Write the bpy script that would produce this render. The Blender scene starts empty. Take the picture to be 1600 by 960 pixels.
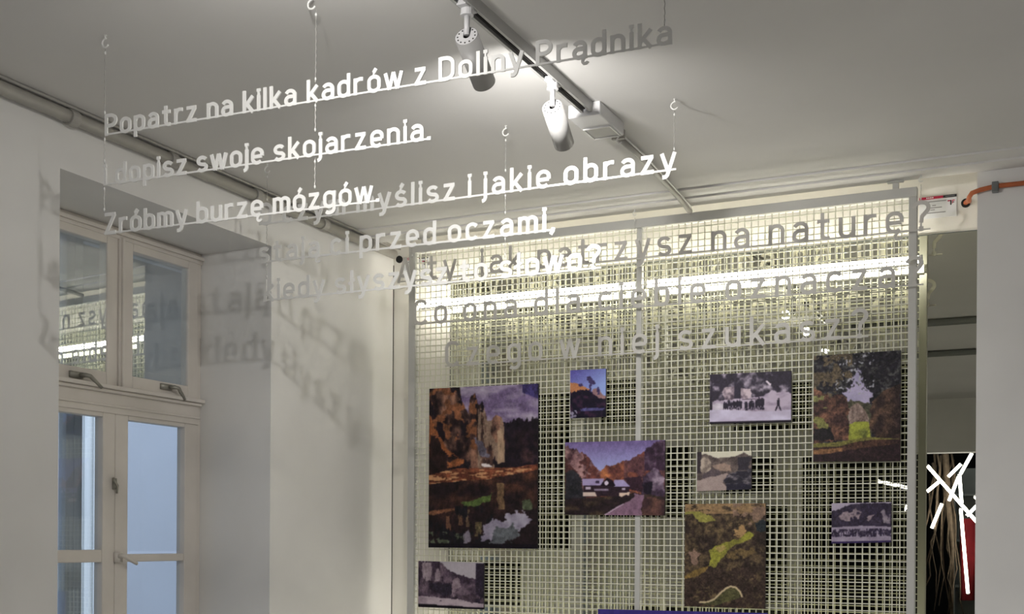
import bpy, bmesh, math, random
import numpy as np
from mathutils import Vector, Matrix

# ------------------------------------------------------------------ camera, light, exposure
S = bpy.context.scene
COL = S.collection
EYE = 1.6                                   # eye height; all z below are given above eye level and lifted by EYE
F_PX, YAW, ROLL, PCX, PCY = 1857.858, 0.444561, 0.0062695, 800.0, 842.4514
cam_data = bpy.data.cameras.new('camera')
cam = bpy.data.objects.new('camera', cam_data)
COL.objects.link(cam)
fwd = Vector((-math.sin(YAW), math.cos(YAW), 0)); rgt = Vector((math.cos(YAW), math.sin(YAW), 0)); upv = Vector((0, 0, 1))
cr = rgt * math.cos(ROLL) + upv * math.sin(ROLL)
cu = upv * math.cos(ROLL) - rgt * math.sin(ROLL)
m = Matrix((cr, cu, -fwd)).transposed().to_4x4()
m.translation = Vector((0, 0, EYE))
cam.matrix_world = m
cam_data.sensor_fit = 'HORIZONTAL'
cam_data.sensor_width = 36.0
cam_data.lens = F_PX / 1600 * 36.0
cam_data.shift_x = (800.0 - PCX) / 1600
cam_data.shift_y = (PCY - 480.0) / 1600
cam_data.clip_start = 0.02
S.camera = cam

S.view_settings.view_transform = 'Standard'
S.view_settings.look = 'None'
S.view_settings.gamma = 1.0
S.view_settings.use_curve_mapping = False
S.view_settings.exposure = 0.15
S.cycles.use_denoising = True
S.cycles.sample_clamp_indirect = 6.0
S.cycles.max_bounces = 10
S.cycles.diffuse_bounces = 5
S.cycles.glossy_bounces = 5
S.cycles.transparent_max_bounces = 12

world = bpy.data.worlds.new('overcast_sky')
S.world = world
world.use_nodes = True
wb = world.node_tree.nodes['Background']
wb.inputs[0].default_value = (0.78, 0.87, 1.0, 1)
wb.inputs[1].default_value = 2.0

P_TUBE = 26.0          # emission of the tube lights behind the grille
P_STICK = 16.0         # emission of the light tube sculpture
P_FIRST = 38.0         # track spots above the texts (W)
P_SECOND = 20.0
P_THIRD = 19.0
P_FOURTH = 26.0
P_FILL = 190.0         # added fill lamps of the second track, turned to the floor

# ------------------------------------------------------------------ materials
def lin(c):
    c = np.asarray(c, dtype=float) / 255.0
    return np.where(c <= 0.04045, c / 12.92, ((c + 0.055) / 1.055) ** 2.4)

def mat(name, col, rough=0.6, metal=0.0, noise=0.0, scale=6.0, bump=0.0, spec=0.5, detail=4.0):
    M = bpy.data.materials.new(name)
    M.use_nodes = True
    nt = M.node_tree
    b = nt.nodes['Principled BSDF']
    c = tuple(float(x) for x in col[:3])
    b.inputs['Base Color'].default_value = (*c, 1)
    b.inputs['Roughness'].default_value = rough
    b.inputs['Metallic'].default_value = metal
    b.inputs['Specular IOR Level'].default_value = spec
    if noise or bump:
        tc = nt.nodes.new('ShaderNodeTexCoord')
        nz = nt.nodes.new('ShaderNodeTexNoise')
        nz.inputs['Scale'].default_value = scale
        nz.inputs['Detail'].default_value = detail
        nt.links.new(tc.outputs['Object'], nz.inputs['Vector'])
        if noise:
            rp = nt.nodes.new('ShaderNodeValToRGB')
            rp.color_ramp.elements[0].position = 0.3
            rp.color_ramp.elements[1].position = 0.7
            rp.color_ramp.elements[0].color = (*[x * (1 - noise) for x in c], 1)
            rp.color_ramp.elements[1].color = (*[min(1, x * (1 + noise * 0.5)) for x in c], 1)
            nt.links.new(nz.outputs['Fac'], rp.inputs['Fac'])
            nt.links.new(rp.outputs['Color'], b.inputs['Base Color'])
        if bump:
            bp = nt.nodes.new('ShaderNodeBump')
            bp.inputs['Strength'].default_value = bump
            bp.inputs['Distance'].default_value = 0.01
            nt.links.new(nz.outputs['Fac'], bp.inputs['Height'])
            nt.links.new(bp.outputs['Normal'], b.inputs['Normal'])
    return M

def emit(name, col, strength):
    M = bpy.data.materials.new(name)
    M.use_nodes = True
    nt = M.node_tree
    nt.nodes.clear()
    o = nt.nodes.new('ShaderNodeOutputMaterial')
    e = nt.nodes.new('ShaderNodeEmission')
    e.inputs[0].default_value = (*col, 1)
    e.inputs[1].default_value = strength
    nt.links.new(e.outputs[0], o.inputs[0])
    return M

def mirror_mat(name, col, rough):
    M = bpy.data.materials.new(name)
    M.use_nodes = True
    nt = M.node_tree
    nt.nodes.clear()
    o = nt.nodes.new('ShaderNodeOutputMaterial')
    g = nt.nodes.new('ShaderNodeBsdfGlossy')
    g.inputs['Color'].default_value = (*col, 1)
    g.inputs['Roughness'].default_value = rough
    nt.links.new(g.outputs[0], o.inputs[0])
    return M

def pane_mat(name, base, tint):
    M = bpy.data.materials.new(name)
    M.use_nodes = True
    nt = M.node_tree
    nt.nodes.clear()
    o = nt.nodes.new('ShaderNodeOutputMaterial')
    g = nt.nodes.new('ShaderNodeBsdfGlossy')
    g.inputs['Color'].default_value = (0.95, 0.97, 0.98, 1)
    g.inputs['Roughness'].default_value = 0.0
    t = nt.nodes.new('ShaderNodeBsdfTransparent')
    t.inputs['Color'].default_value = (*tint, 1)
    fr = nt.nodes.new('ShaderNodeFresnel')
    fr.inputs['IOR'].default_value = 1.5
    ad = nt.nodes.new('ShaderNodeMath')
    ad.operation = 'ADD'
    ad.use_clamp = True
    ad.inputs[1].default_value = base
    gm = nt.nodes.new('ShaderNodeNewGeometry')          # leaving the glass: same reflectance as entering it
    ir = nt.nodes.new('ShaderNodeMapRange')
    ir.inputs['To Min'].default_value = 1.5
    ir.inputs['To Max'].default_value = 1 / 1.5
    nt.links.new(gm.outputs['Backfacing'], ir.inputs['Value'])
    nt.links.new(ir.outputs['Result'], fr.inputs['IOR'])
    mx = nt.nodes.new('ShaderNodeMixShader')
    nt.links.new(fr.outputs[0], ad.inputs[0])
    nt.links.new(ad.outputs[0], mx.inputs[0])
    nt.links.new(t.outputs[0], mx.inputs[1])
    nt.links.new(g.outputs[0], mx.inputs[2])
    nt.links.new(mx.outputs[0], o.inputs[0])
    return M

M_CEIL = mat('ceiling_paint', (0.67, 0.662, 0.645), 0.9, noise=0.04, scale=1.5, spec=0.1)
M_WALL = mat('wall_plaster', (0.74, 0.735, 0.72), 0.85, noise=0.06, scale=2.2, bump=0.05, spec=0.15)
M_CREAM = mat('recess_plaster', (0.76, 0.74, 0.69), 0.85, noise=0.03, scale=2.0, spec=0.15)
M_FLOOR = mat('floor_boards', (0.42, 0.41, 0.395), 0.5, noise=0.2, scale=5)
M_DARK = mat('dark_hall_paint', (0.012, 0.012, 0.013), 0.9, noise=0.2, scale=3)
M_LETTER_DIM = mat('letter_white_dimmed', (0.53, 0.52, 0.49), 0.55, noise=0.02, scale=30)  # same white paint, with the shade of the back-lit text put into the colour
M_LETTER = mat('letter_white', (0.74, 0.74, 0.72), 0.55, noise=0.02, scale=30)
M_FRAME = mat('grille_paint', (0.50, 0.50, 0.475), 0.5, noise=0.03, scale=12)
M_MESH = mat('mesh_paint', (0.66, 0.66, 0.55), 0.5, noise=0.03, scale=12)
M_MIRROR = mirror_mat('mirror_glass', (0.60, 0.60, 0.51), 0.0)
M_EDGE = mat('mirror_edge', (0.10, 0.12, 0.11), 0.3)
M_PIPE = mat('pipe_paint', (0.33, 0.32, 0.295), 0.45, noise=0.06, scale=9)
M_TRACK = mat('track_aluminium', (0.42, 0.42, 0.41), 0.4, noise=0.04, scale=20)
M_SLOT = mat('track_slot_dark', (0.02, 0.017, 0.016), 0.7, noise=0.1)
M_LAMP = mat('lamp_white_paint', (0.60, 0.60, 0.61), 0.4, noise=0.02, scale=20)
M_LAMPB = mat('lamp_body_grey', (0.30, 0.297, 0.29), 0.45, noise=0.02, scale=20)
M_BLACK = mat('black_matt', (0.008, 0.008, 0.008), 0.8, noise=0.1)
M_HOOK = mat('hook_white', (0.70, 0.70, 0.68), 0.4, noise=0.03, scale=40)
M_WIRE = mat('wire_steel', (0.45, 0.44, 0.42), 0.35, metal=0.6, noise=0.05, scale=80)
M_WIN = mat('window_white_paint', (0.66, 0.62, 0.57), 0.5, noise=0.05, scale=8, bump=0.03)
M_OUTWIN = mat('outer_window_paint', (0.50, 0.54, 0.57), 0.5, noise=0.06, scale=6)
M_PANE = pane_mat('window_pane', 0.30, (0.93, 0.96, 0.96))
M_PANE_LOW = pane_mat('casement_pane', 0.02, (0.95, 0.97, 0.98))
M_PANE_OUT = pane_mat('outer_pane', 0.02, (0.95, 0.97, 1.0))
M_HANDLE = mat('handle_metal', (0.33, 0.32, 0.28), 0.4, metal=0.5, noise=0.1, scale=40)
M_ORANGE = mat('orange_cable', (0.42, 0.105, 0.03), 0.5, noise=0.06, scale=30)
M_CLIP = mat('clip_metal', (0.20, 0.21, 0.21), 0.35, metal=0.7, noise=0.1, scale=60)
M_LABEL = mat('label_white', (0.72, 0.73, 0.75), 0.4, noise=0.01)
M_RED = mat('label_red', (0.45, 0.02, 0.06), 0.45, noise=0.03, scale=30)
M_LTEXT = mat('label_text_grey', (0.30, 0.30, 0.31), 0.5, noise=0.02)
M_LABELDK = mat('label_black', (0.025, 0.025, 0.027), 0.5, noise=0.05)
M_TUBE = emit('tube_glow', (1.0, 0.95, 0.83), P_TUBE)
M_STICK = emit('stick_glow', (1.0, 0.97, 0.95), P_STICK)
M_LENS = emit('lens_glow', (1.0, 0.95, 0.95), 45.0)
M_ROOT = mat('root_bark', (0.10, 0.07, 0.045), 0.85, noise=0.4, scale=25)
M_CLOTH = mat('red_cloth', (0.30, 0.012, 0.02), 0.8, noise=0.25, scale=8)
M_SHELF = mat('shelf_grey', (0.22, 0.23, 0.22), 0.7, noise=0.1, scale=5)
M_FACADE = mat('courtyard_plaster', (0.34, 0.36, 0.40), 0.9, noise=0.06, scale=0.8)
M_BOARD = mat('white_board', (0.60, 0.62, 0.62), 0.5, noise=0.02)
M_DUSK = mat('dimming_canopy', (0.10, 0.11, 0.11), 0.9, noise=0.08)  # for the added canopy, dark to dim the upper panes
M_EXTG = mat('courtyard_ground', (0.45, 0.45, 0.44), 0.9, noise=0.1)

# ------------------------------------------------------------------ mesh helpers (z above eye level)
class MB:
    def __init__(s):
        s.v = []; s.f = []; s.mi = []
    def quadbox(s, x0, x1, y0, y1, z0, z1, mi=0):
        n = len(s.v)
        for z in (z0, z1):
            for x, y in ((x0, y0), (x1, y0), (x1, y1), (x0, y1)):
                s.v.append((x, y, z))
        for q in ((3, 2, 1, 0), (4, 5, 6, 7), (0, 1, 5, 4), (1, 2, 6, 5), (2, 3, 7, 6), (3, 0, 4, 7)):
            s.f.append(tuple(n + i for i in q)); s.mi.append(mi)
        return s
    def tube(s, pts, r, n=10, caps=True, closed=False, mi=0):
        pts = [Vector(p) for p in pts]
        N = len(pts)
        base = len(s.v)
        ref = None
        for i, p in enumerate(pts):
            if closed:
                t = (pts[(i + 1) % N] - pts[i - 1]).normalized()
            else:
                t = (pts[min(i + 1, N - 1)] - pts[max(i - 1, 0)]).normalized()
            if ref is None:
                ref = Vector((0, 0, 1)) if abs(t.z) < 0.9 else Vector((1, 0, 0))
            a = (ref - t * ref.dot(t)).normalized()
            b = t.cross(a)
            ref = a
            rr = r[i] if isinstance(r, (list, tuple)) else r
            for k in range(n):
                w = 2 * math.pi * k / n
                s.v.append(tuple(p + (a * math.cos(w) + b * math.sin(w)) * rr))
        last = N if closed else N - 1
        for i in range(last):
            j = (i + 1) % N
            for k in range(n):
                k2 = (k + 1) % n
                s.f.append((base + i * n + k, base + i * n + k2, base + j * n + k2, base + j * n + k)); s.mi.append(mi)
        if caps and not closed:
            s.f.append(tuple(base + k for k in reversed(range(n)))); s.mi.append(mi)
            s.f.append(tuple(base + (N - 1) * n + k for k in range(n))); s.mi.append(mi)
        return s
    def prism(s, poly, axis_o, ax, ay, az, d0, d1, mi=0):
        """2D polygon (in ax, ay around axis_o) extruded along az from d0 to d1"""
        n = len(s.v); N = len(poly)
        o, ax, ay, az = Vector(axis_o), Vector(ax), Vector(ay), Vector(az)
        for d in (d0, d1):
            for px, py in poly:
                s.v.append(tuple(o + ax * px + ay * py + az * d))
        s.f.append(tuple(n + i for i in reversed(range(N)))); s.mi.append(mi)
        s.f.append(tuple(n + N + i for i in range(N))); s.mi.append(mi)
        for i in range(N):
            j = (i + 1) % N
            s.f.append((n + i, n + j, n + N + j, n + N + i)); s.mi.append(mi)
        return s
    def build(s, name, mats, parent=None, smooth=False, bevel=0.0, lift=True, loc=None):
        me = bpy.data.meshes.new(name)
        me.from_pydata([tuple(v) for v in s.v], [], s.f)
        if not isinstance(mats, (list, tuple)):
            mats = [mats]
        for q in mats:
            me.materials.append(q)
        if len(mats) > 1:
            me.polygons.foreach_set('material_index', s.mi)
        bm = bmesh.new(); bm.from_mesh(me)
        bmesh.ops.recalc_face_normals(bm, faces=bm.faces)
        bm.to_mesh(me); bm.free()
        if smooth:
            me.polygons.foreach_set('use_smooth', [len(p.vertices) == 4 for p in me.polygons])
        me.update()
        o = bpy.data.objects.new(name, me)
        COL.objects.link(o)
        if parent is not None:
            o.parent = parent
        elif lift:
            o.location = (0, 0, EYE) if loc is None else (loc[0], loc[1], loc[2] + EYE)
        if bevel:
            b = o.modifiers.new('bevel', 'BEVEL')
            b.width = bevel; b.segments = 2; b.limit_method = 'ANGLE'; b.angle_limit = math.radians(50)
        return o

def tag(o, label=None, cat=None, group=None, kind=None):
    if label: o['label'] = label
    if cat: o['category'] = cat
    if group: o['group'] = group
    if kind: o['kind'] = kind
    return o

def empty(name, loc=(0, 0, 0)):
    o = bpy.data.objects.new(name, None)
    o.empty_display_size = 0.05
    o.location = (loc[0], loc[1], loc[2] + EYE)
    COL.objects.link(o)
    return o

def arc(cx, cy, rx, ry, a0, a1, n=None):
    n = n or max(3, int(abs(a1 - a0) / 15))
    return [(cx + rx * math.cos(math.radians(a0 + (a1 - a0) * i / n)), cy + ry * math.sin(math.radians(a0 + (a1 - a0) * i / n))) for i in range(n + 1)]

# ------------------------------------------------------------------ the room
STRIP0, STRIP1 = 8.66, 9.066
XW = -3.148; YB = 5.19; ZC = 1.469; ZF = -EYE
def struct(name, mb, M, label=None, **k):
    o = mb.build(name, M, **k)
    return tag(o, label, kind='structure')

struct('floor', MB().quadbox(-3.8, 4.0, -10.2, 5.6, ZF - 0.1, ZF), M_FLOOR)
struct('ceiling', MB().quadbox(XW - 0.02, 3.6, -2.6, 5.0, ZC, ZC + 0.15), M_CEIL)
# left wall, 0.6 m thick, with the window niche (Y 3.0..4.18) and the glazed opening behind it
NY0, NY1, NZ1, NZ0 = 3.0, 4.18, 1.257, -0.75
XO = -3.80
w = MB()
MW = -1.60                     # the next niche repeats the first one, nearer to the viewer
w.quadbox(-3.565, XW, -2.6, NY0 + MW, ZF, ZC + 0.15)
w.quadbox(XO, -3.565, -2.6, 2.90 + MW, ZF, ZC + 0.15)
w.quadbox(-3.565, XW, NY1 + MW, NY0, ZF, ZC + 0.15)
w.quadbox(XO, -3.565, 4.40 + MW, 2.90, ZF, ZC + 0.15)
w.quadbox(-3.565, XW, NY0 + MW, NY1 + MW, NZ1, ZC + 0.15)
w.quadbox(XO, -3.565, 2.90 + MW, 4.40 + MW, NZ1, ZC + 0.15)
w.quadbox(-3.565, XW, NY0 + MW, NY1 + MW, ZF, NZ0)
w.quadbox(XO, -3.565, 2.90 + MW, 4.40 + MW, ZF, NZ0)
w.quadbox(-3.565, XW, NY1, YB + 0.2, ZF, ZC + 0.15)
w.quadbox(XO, -3.565, 4.40, YB + 0.2, ZF, ZC + 0.15)
w.quadbox(-3.565, XW, NY0, NY1, NZ1, ZC + 0.15)
w.quadbox(XO, -3.565, 2.90, 4.40, NZ1, ZC + 0.15)
w.quadbox(-3.565, XW, NY0, NY1, ZF, NZ0)
w.quadbox(XO, -3.565, 2.90, 4.40, ZF, NZ0)
struct('wall_left', w, M_WALL)
struct('wall_back', MB().quadbox(XW, 3.6, YB, YB + 0.2, ZF, 1.66), M_CREAM)
struct('ceiling_recess', MB().quadbox(XW, 3.6, 5.0, YB + 0.2, 1.60, 1.70).quadbox(XW, 3.6, 4.99, 5.0, ZC, 1.62), M_CREAM)
struct('wall_right', MB().quadbox(-0.366, 3.6, 5.0, YB, ZF, 1.62), M_WALL)
struct('wall_east', MB().quadbox(3.5, 3.7, -2.6, 5.0, ZF, ZC + 0.1), M_WALL)
# wall behind the viewer with a wide opening into the dark exhibition hall
w = MB()
w.quadbox(XW, 3.5, -2.8, -2.6, 0.92, ZC + 0.15)
w.quadbox(XO, -2.75, -2.8, -2.6, ZF, 0.92)
w.quadbox(1.2, 3.5, -2.8, -2.6, ZF, 0.92)
struct('wall_rear', w, M_WALL)
w = MB()
w.quadbox(-3.8, 4.0, -10.2, -10.0, ZF, 2.4)
w.quadbox(-3.8, -3.6, -10.0, -2.8, ZF, 2.4)
w.quadbox(3.8, 4.0, -10.0, -2.8, ZF, 2.4)
w.quadbox(-3.8, 4.0, -10.0, -2.8, 2.3, 2.4)
struct('wall_exhibition', w, M_DARK)
# two shallow steps where the ceiling meets the recess
struct('trim_1', MB().quadbox(XW, 3.5, 4.79, 5.0, ZC - 0.008, ZC), M_CEIL)
struct('trim_2', MB().quadbox(XW, 3.5, 4.89, 5.0, ZC - 0.016, ZC - 0.008), M_CEIL)
struct('trim_4', MB().quadbox(XW, XW + 0.003, YB - 0.003, YB, ZF, 1.385), M_BLACK)
# courtyard outside the window
struct('ground_courtyard', MB().quadbox(-14, -3.8, -6, 14, ZF - 1.0, ZF - 0.9), M_EXTG)
struct('wall_courtyard', MB().quadbox(-9.2, -9.0, -6, 16, ZF - 0.9, 3.2), M_FACADE)

pl_ = MB().quadbox(-9.0, -8.93, STRIP0, STRIP1, ZF - 0.9, 3.2)  # added white strip, stands in for the bright white part of the outer window
for k in range(3):
    pl_.quadbox(-8.93, -8.91, STRIP0 + (STRIP1 - STRIP0) * (.12 + .3 * k), STRIP0 + (STRIP1 - STRIP0) * (.28 + .3 * k), ZF - 0.9, 3.2)
struct('trim_5', pl_, M_BOARD, 'white strip added on the courtyard wall to look bright through the window')
# ------------------------------------------------------------------ wall mirror in the recess
mr = empty('wall_mirror', (-1.58, YB - 0.003, ZF))
tag(mr, 'large frameless wall mirror in the recess behind the wire grille', 'mirror')
g = MB().quadbox(-2.812 + 1.58, -0.368 + 1.58, -0.006, 0.0, 0.02, 1.268 - ZF)
o = g.build('mirror_glass', M_MIRROR, mr)
e = MB().quadbox(-2.812 + 1.58, -0.368 + 1.58, -0.006, 0.003, 1.268 - ZF, 1.271 - ZF)
e.quadbox(-2.815 + 1.58, -2.812 + 1.58, -0.006, 0.003, 0.02, 1.271 - ZF)
e.build('edge_strip', M_EDGE, mr)

# ------------------------------------------------------------------ window in the niche
XI = -3.53          # face of the inner frame
win = empty('window_1', (XI, 3.67, NZ0))
tag(win, 'white painted double window with four panes in the niche', 'window', kind='structure')
def wb_(name, y0, y1, z0, z1, dx0, dx1, M=M_WIN, par=win, bev=0.004):
    b = MB().quadbox(dx0, dx1, y0 - 3.67, y1 - 3.67, z0 - NZ0, z1 - NZ0)
    return b.build(name, M, par, bevel=bev)
def frame_mb(y0, y1, z0, z1, wl, wr, wbm, wt, dx0, dx1):
    b = MB(); yy = 3.67
    b.quadbox(dx0, dx1, y0 - yy, y0 + wl - yy, z0 - NZ0, z1 - NZ0)
    b.quadbox(dx0, dx1, y1 - wr - yy, y1 - yy, z0 - NZ0, z1 - NZ0)
    b.quadbox(dx0, dx1, y0 + wl - yy, y1 - wr - yy, z0 - NZ0, z0 + wbm - NZ0)
    b.quadbox(dx0, dx1, y0 + wl - yy, y1 - wr - yy, z1 - wt - NZ0, z1 - NZ0)
    return b
# fixed frame: head, jambs, sill, mullion of the upper lights
fr = MB()
for a in ((-0.05, 0.0, 3.0, 4.18, 1.222, NZ1), (-0.05, 0.0, 3.0, 3.05, NZ0, 1.222), (-0.05, 0.0, 4.150, 4.18, NZ0, 1.222), (-0.05, 0.0, 3.05, 4.150, NZ0, -0.70)):
    fr.quadbox(a[0], a[1], a[2] - 3.67, a[3] - 3.67, a[4] - NZ0, a[5] - NZ0)
fr.build('window_frame', M_WIN, win, bevel=0.004)
hm = MB()
hm.quadbox(-0.01, 0.018, 3.02 - 3.67, 4.18 - 3.67, 1.224 - NZ0, 1.240 - NZ0)
hm.quadbox(-0.01, 0.010, 3.02 - 3.67, 4.18 - 3.67, 1.208 - NZ0, 1.224 - NZ0)
hm.build('head_moulding', M_WIN, win, bevel=0.003)
wb_('mullion', 3.668, 3.700, 0.60, 1.222, -0.045, 0.012)
wb_('mullion_bead', 3.678, 3.690, 0.60, 1.215, 0.0, 0.022, bev=0.003)
# transom with drip moulding
tr = MB(); yy = 3.67
tr.quadbox(-0.05, 0.012, 3.05 - yy, 4.155 - yy, 0.495 - NZ0, 0.605 - NZ0)
tr.quadbox(0.0, 0.040, 3.01 - yy, 4.165 - yy, 0.590 - NZ0, 0.606 - NZ0)
tr.quadbox(0.0, 0.026, 3.01 - yy, 4.160 - yy, 0.576 - NZ0, 0.590 - NZ0)
tr.quadbox(0.0, 0.018, 3.01 - yy, 4.160 - yy, 0.520 - NZ0, 0.530 - NZ0)
tr.build('transom', M_WIN, win, bevel=0.003)
# upper sashes
for (y0, y1, wl, wr) in ((3.05, 3.668, 0.06, 0.06), (3.700, 4.155, 0.054, 0.062)):
    s_ = frame_mb(y0, y1, 0.606, 1.222, wl, wr, 0.055, 0.045, -0.04, 0.004).build('sash', M_WIN, win, bevel=0.004)
    hw_ = (y1 - wr - y0 - wl) / 2
    p = MB().quadbox(-0.0015, 0.0015, -hw_ - 0.004, hw_ + 0.004, 0.661 - 0.004 - NZ0, 1.177 + 0.004 - NZ0)
    p = p.build('pane', M_PANE, s_)
    p.location = (-0.020, (y0 + wl + y1 - wr) / 2 - yy, 0)
    p.rotation_euler.z = math.radians(-4.2)             # the old panes sit slightly askew in their sashes
# lower casements with a glazing bar
for (y0, y1, wl, wr) in ((3.05, 3.655, 0.06, 0.066), (3.657, 4.150, 0.072, 0.078)):
    s_ = frame_mb(y0, y1, NZ0 + 0.05, 0.520, wl, wr, 0.06, 0.042, -0.04, 0.006).build('casement', M_WIN, win, bevel=0.004)
    z0 = -0.104 if y0 < 3.5 else -0.105
    gb = MB().quadbox(-0.036, 0.003, y0 + wl - yy, y1 - wr - yy, z0 - NZ0, z0 + (0.05 if y0 < 3.5 else 0.032) - NZ0)
    gb.build('glazing_bar', M_WIN, s_, bevel=0.004)
    for (za, zb) in ((NZ0 + 0.11, z0), (z0 + 0.05, 0.478)):
        p = MB().quadbox(-0.022, -0.019, y0 + wl - yy - 0.004, y1 - wr - yy + 0.004, za - 0.006 - NZ0, zb + 0.006 - NZ0)
        p.build('pane', M_PANE_LOW, s_)
# lever handles
def handle(name, y, z, dy, dz):
    h = MB()
    h.quadbox(0.0, 0.014, y - 0.03 - yy, y + 0.035 - yy, z - 0.012 - NZ0, z + 0.012 - NZ0)
    h.tube([(0.010, y + 0.02 - yy, z - NZ0), (0.034, y + 0.03 - yy, z - NZ0), (0.040, y + 0.045 - yy, z - 0.002 - NZ0), (0.040, y + dy - yy, z + dz - NZ0)], [0.009, 0.009, 0.0085, 0.007], 8)
    return h.build(name, M_HANDLE, win, smooth=True)
handle('window_handle', 3.440, 0.628, 0.105, -0.040)
handle('window_handle', 3.945, 0.640, 0.085, -0.048)
h = MB()
h.quadbox(0.006, 0.018, 3.650 - yy, 3.690 - yy, -0.105 - NZ0, -0.065 - NZ0)
h.tube([(0.014, 3.668 - yy, -0.080 - NZ0), (0.040, 3.672 - yy, -0.080 - NZ0), (0.046, 3.690 - yy, -0.090 - NZ0), (0.044, 3.742 - yy, -0.112 - NZ0)], [0.009, 0.009, 0.009, 0.007], 8)
h.build('casement_handle', M_WIN, win, smooth=True)
h = MB().quadbox(0.004, 0.012, 3.640 - yy, 3.660 - yy, 0.19 - NZ0, 0.235 - NZ0)
h.tube([(0.012, 3.640 - yy, 0.235 - NZ0), (0.026, 3.636 - yy, 0.218 - NZ0), (0.026, 3.650 - yy, 0.205 - NZ0), (0.016, 3.656 - yy, 0.175 - NZ0)], 0.005, 6)
h.build('bolt', M_HANDLE, win, smooth=True)
# outer window
ow = empty('window_2', (-3.71, 3.67, NZ0))
tag(ow, 'outer pair of casements behind the niche window', 'window', kind='structure')
def oframe(y0, y1, z0, z1, t):
    b = MB()
    b.quadbox(-0.02, 0.02, y0 - yy, y0 + t - yy, z0 - NZ0, z1 - NZ0)
    b.quadbox(-0.02, 0.02, y1 - t - yy, y1 - yy, z0 - NZ0, z1 - NZ0)
    b.quadbox(-0.02, 0.02, y0 + t - yy, y1 - t - yy, z0 - NZ0, z0 + t - NZ0)
    b.quadbox(-0.02, 0.02, y0 + t - yy, y1 - t - yy, z1 - t - NZ0, z1 - NZ0)
    return b
for (y0, y1, z0, z1) in ((2.90, 3.60, 0.56, 1.257), (3.60, 4.40, 0.56, 1.257), (2.90, 3.60, NZ0, 0.56), (3.60, 4.40, NZ0, 0.56)):
    c_ = oframe(y0, y1, z0, z1, 0.045).build('outer_sash', M_OUTWIN, ow, bevel=0.004)
    MB().quadbox(-0.002, 0.002, y0 + 0.04 - yy, y1 - 0.04 - yy, z0 + 0.04 - NZ0, z1 - 0.04 - NZ0).build('pane', M_PANE_OUT, c_)
def copy_tree(o, parent=None):
    c = o.copy(); COL.objects.link(c)
    if parent is not None: c.parent = parent
    for ch in o.children: copy_tree(ch, c)
    return c
bpy.context.view_layer.update()
for src, nm, lab in ((win, 'window_3', 'next white painted window along the left wall, seen only in the mirror'), (ow, 'window_4', 'outer casements of the next window along the left wall')):
    c_ = copy_tree(src); c_.name = nm; c_['label'] = lab
    c_.location.y += MW
# made-up canopy outside, added to keep the upper lights dim
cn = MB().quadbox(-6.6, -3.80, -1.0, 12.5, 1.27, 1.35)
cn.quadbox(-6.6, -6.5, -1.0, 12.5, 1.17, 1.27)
tag(cn.build('trim_3', M_DUSK), 'added dark canopy that dims the view through the upper panes', kind='structure')

# ------------------------------------------------------------------ wire grille with the photographs
GY = 5.0
gr = empty('display_grille', (-1.76, GY, ZF))
tag(gr, 'tall pale metal frame with two wire mesh panels in front of the mirror', 'display grille')
GX = 1.76
def gb_(x0, x1, z0, z1, y0=-0.018, y1=0.018):
    return MB().quadbox(x0 + GX, x1 + GX, y0, y1, z0 - ZF, z1 - ZF)
TOP, BOT = 1.420, ZF + 0.02
gb_(-2.936, -0.590, 1.380, TOP).build('top_rail', M_FRAME, gr, bevel=0.002)
gb_(-2.936, -2.900, BOT, 1.380).build('side_post', M_FRAME, gr, bevel=0.002)
gb_(-0.622, -0.590, BOT, 1.380).build('side_post', M_FRAME, gr, bevel=0.002)
gb_(-2.900, -0.622, BOT, BOT + 0.04).build('bottom_rail', M_FRAME, gr, bevel=0.002)
gb_(-1.775, -1.750, BOT + 0.04, 1.380, -0.010, 0.018).build('mullion', M_FRAME, gr, bevel=0.002)
for bx in (-0.674, -2.86):
    b = MB().quadbox(bx - 0.012 + GX, bx + 0.012 + GX, -0.010, 0.010, TOP - ZF, ZC - 0.018 - ZF)
    b.quadbox(bx - 0.032 + GX, bx + 0.032 + GX, -0.02, 0.0, ZC - 0.023 - ZF, ZC - 0.016 - ZF)
    b.build('ceiling_bracket', M_FRAME, gr, bevel=0.002)
WR = 0.0021
def mesh_panel(x0, x1, xs):
    b = MB()
    zt, zb = 1.384, BOT + 0.03
    for x in xs:
        b.quadbox(x + GX - WR, x + GX + WR, 0.0, 2 * WR, zb - ZF, zt - ZF)
    k = 0
    while 1.3885 - 0.02885 * k > zb:
        z = 1.3885 - 0.02885 * k
        if k > 0:
            b.quadbox(x0 + GX, x1 + GX, -2 * WR, 0.0002, z - WR - ZF, z + WR - ZF)
        k += 1
    return b.build('mesh_panel', M_MESH, gr)
mesh_panel(-1.752, -0.620, [-0.650 - 0.0292 * k for k in range(38)])
mesh_panel(-2.902, -1.773, [-1.802 - 0.0292 * k for k in range(38)])

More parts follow.
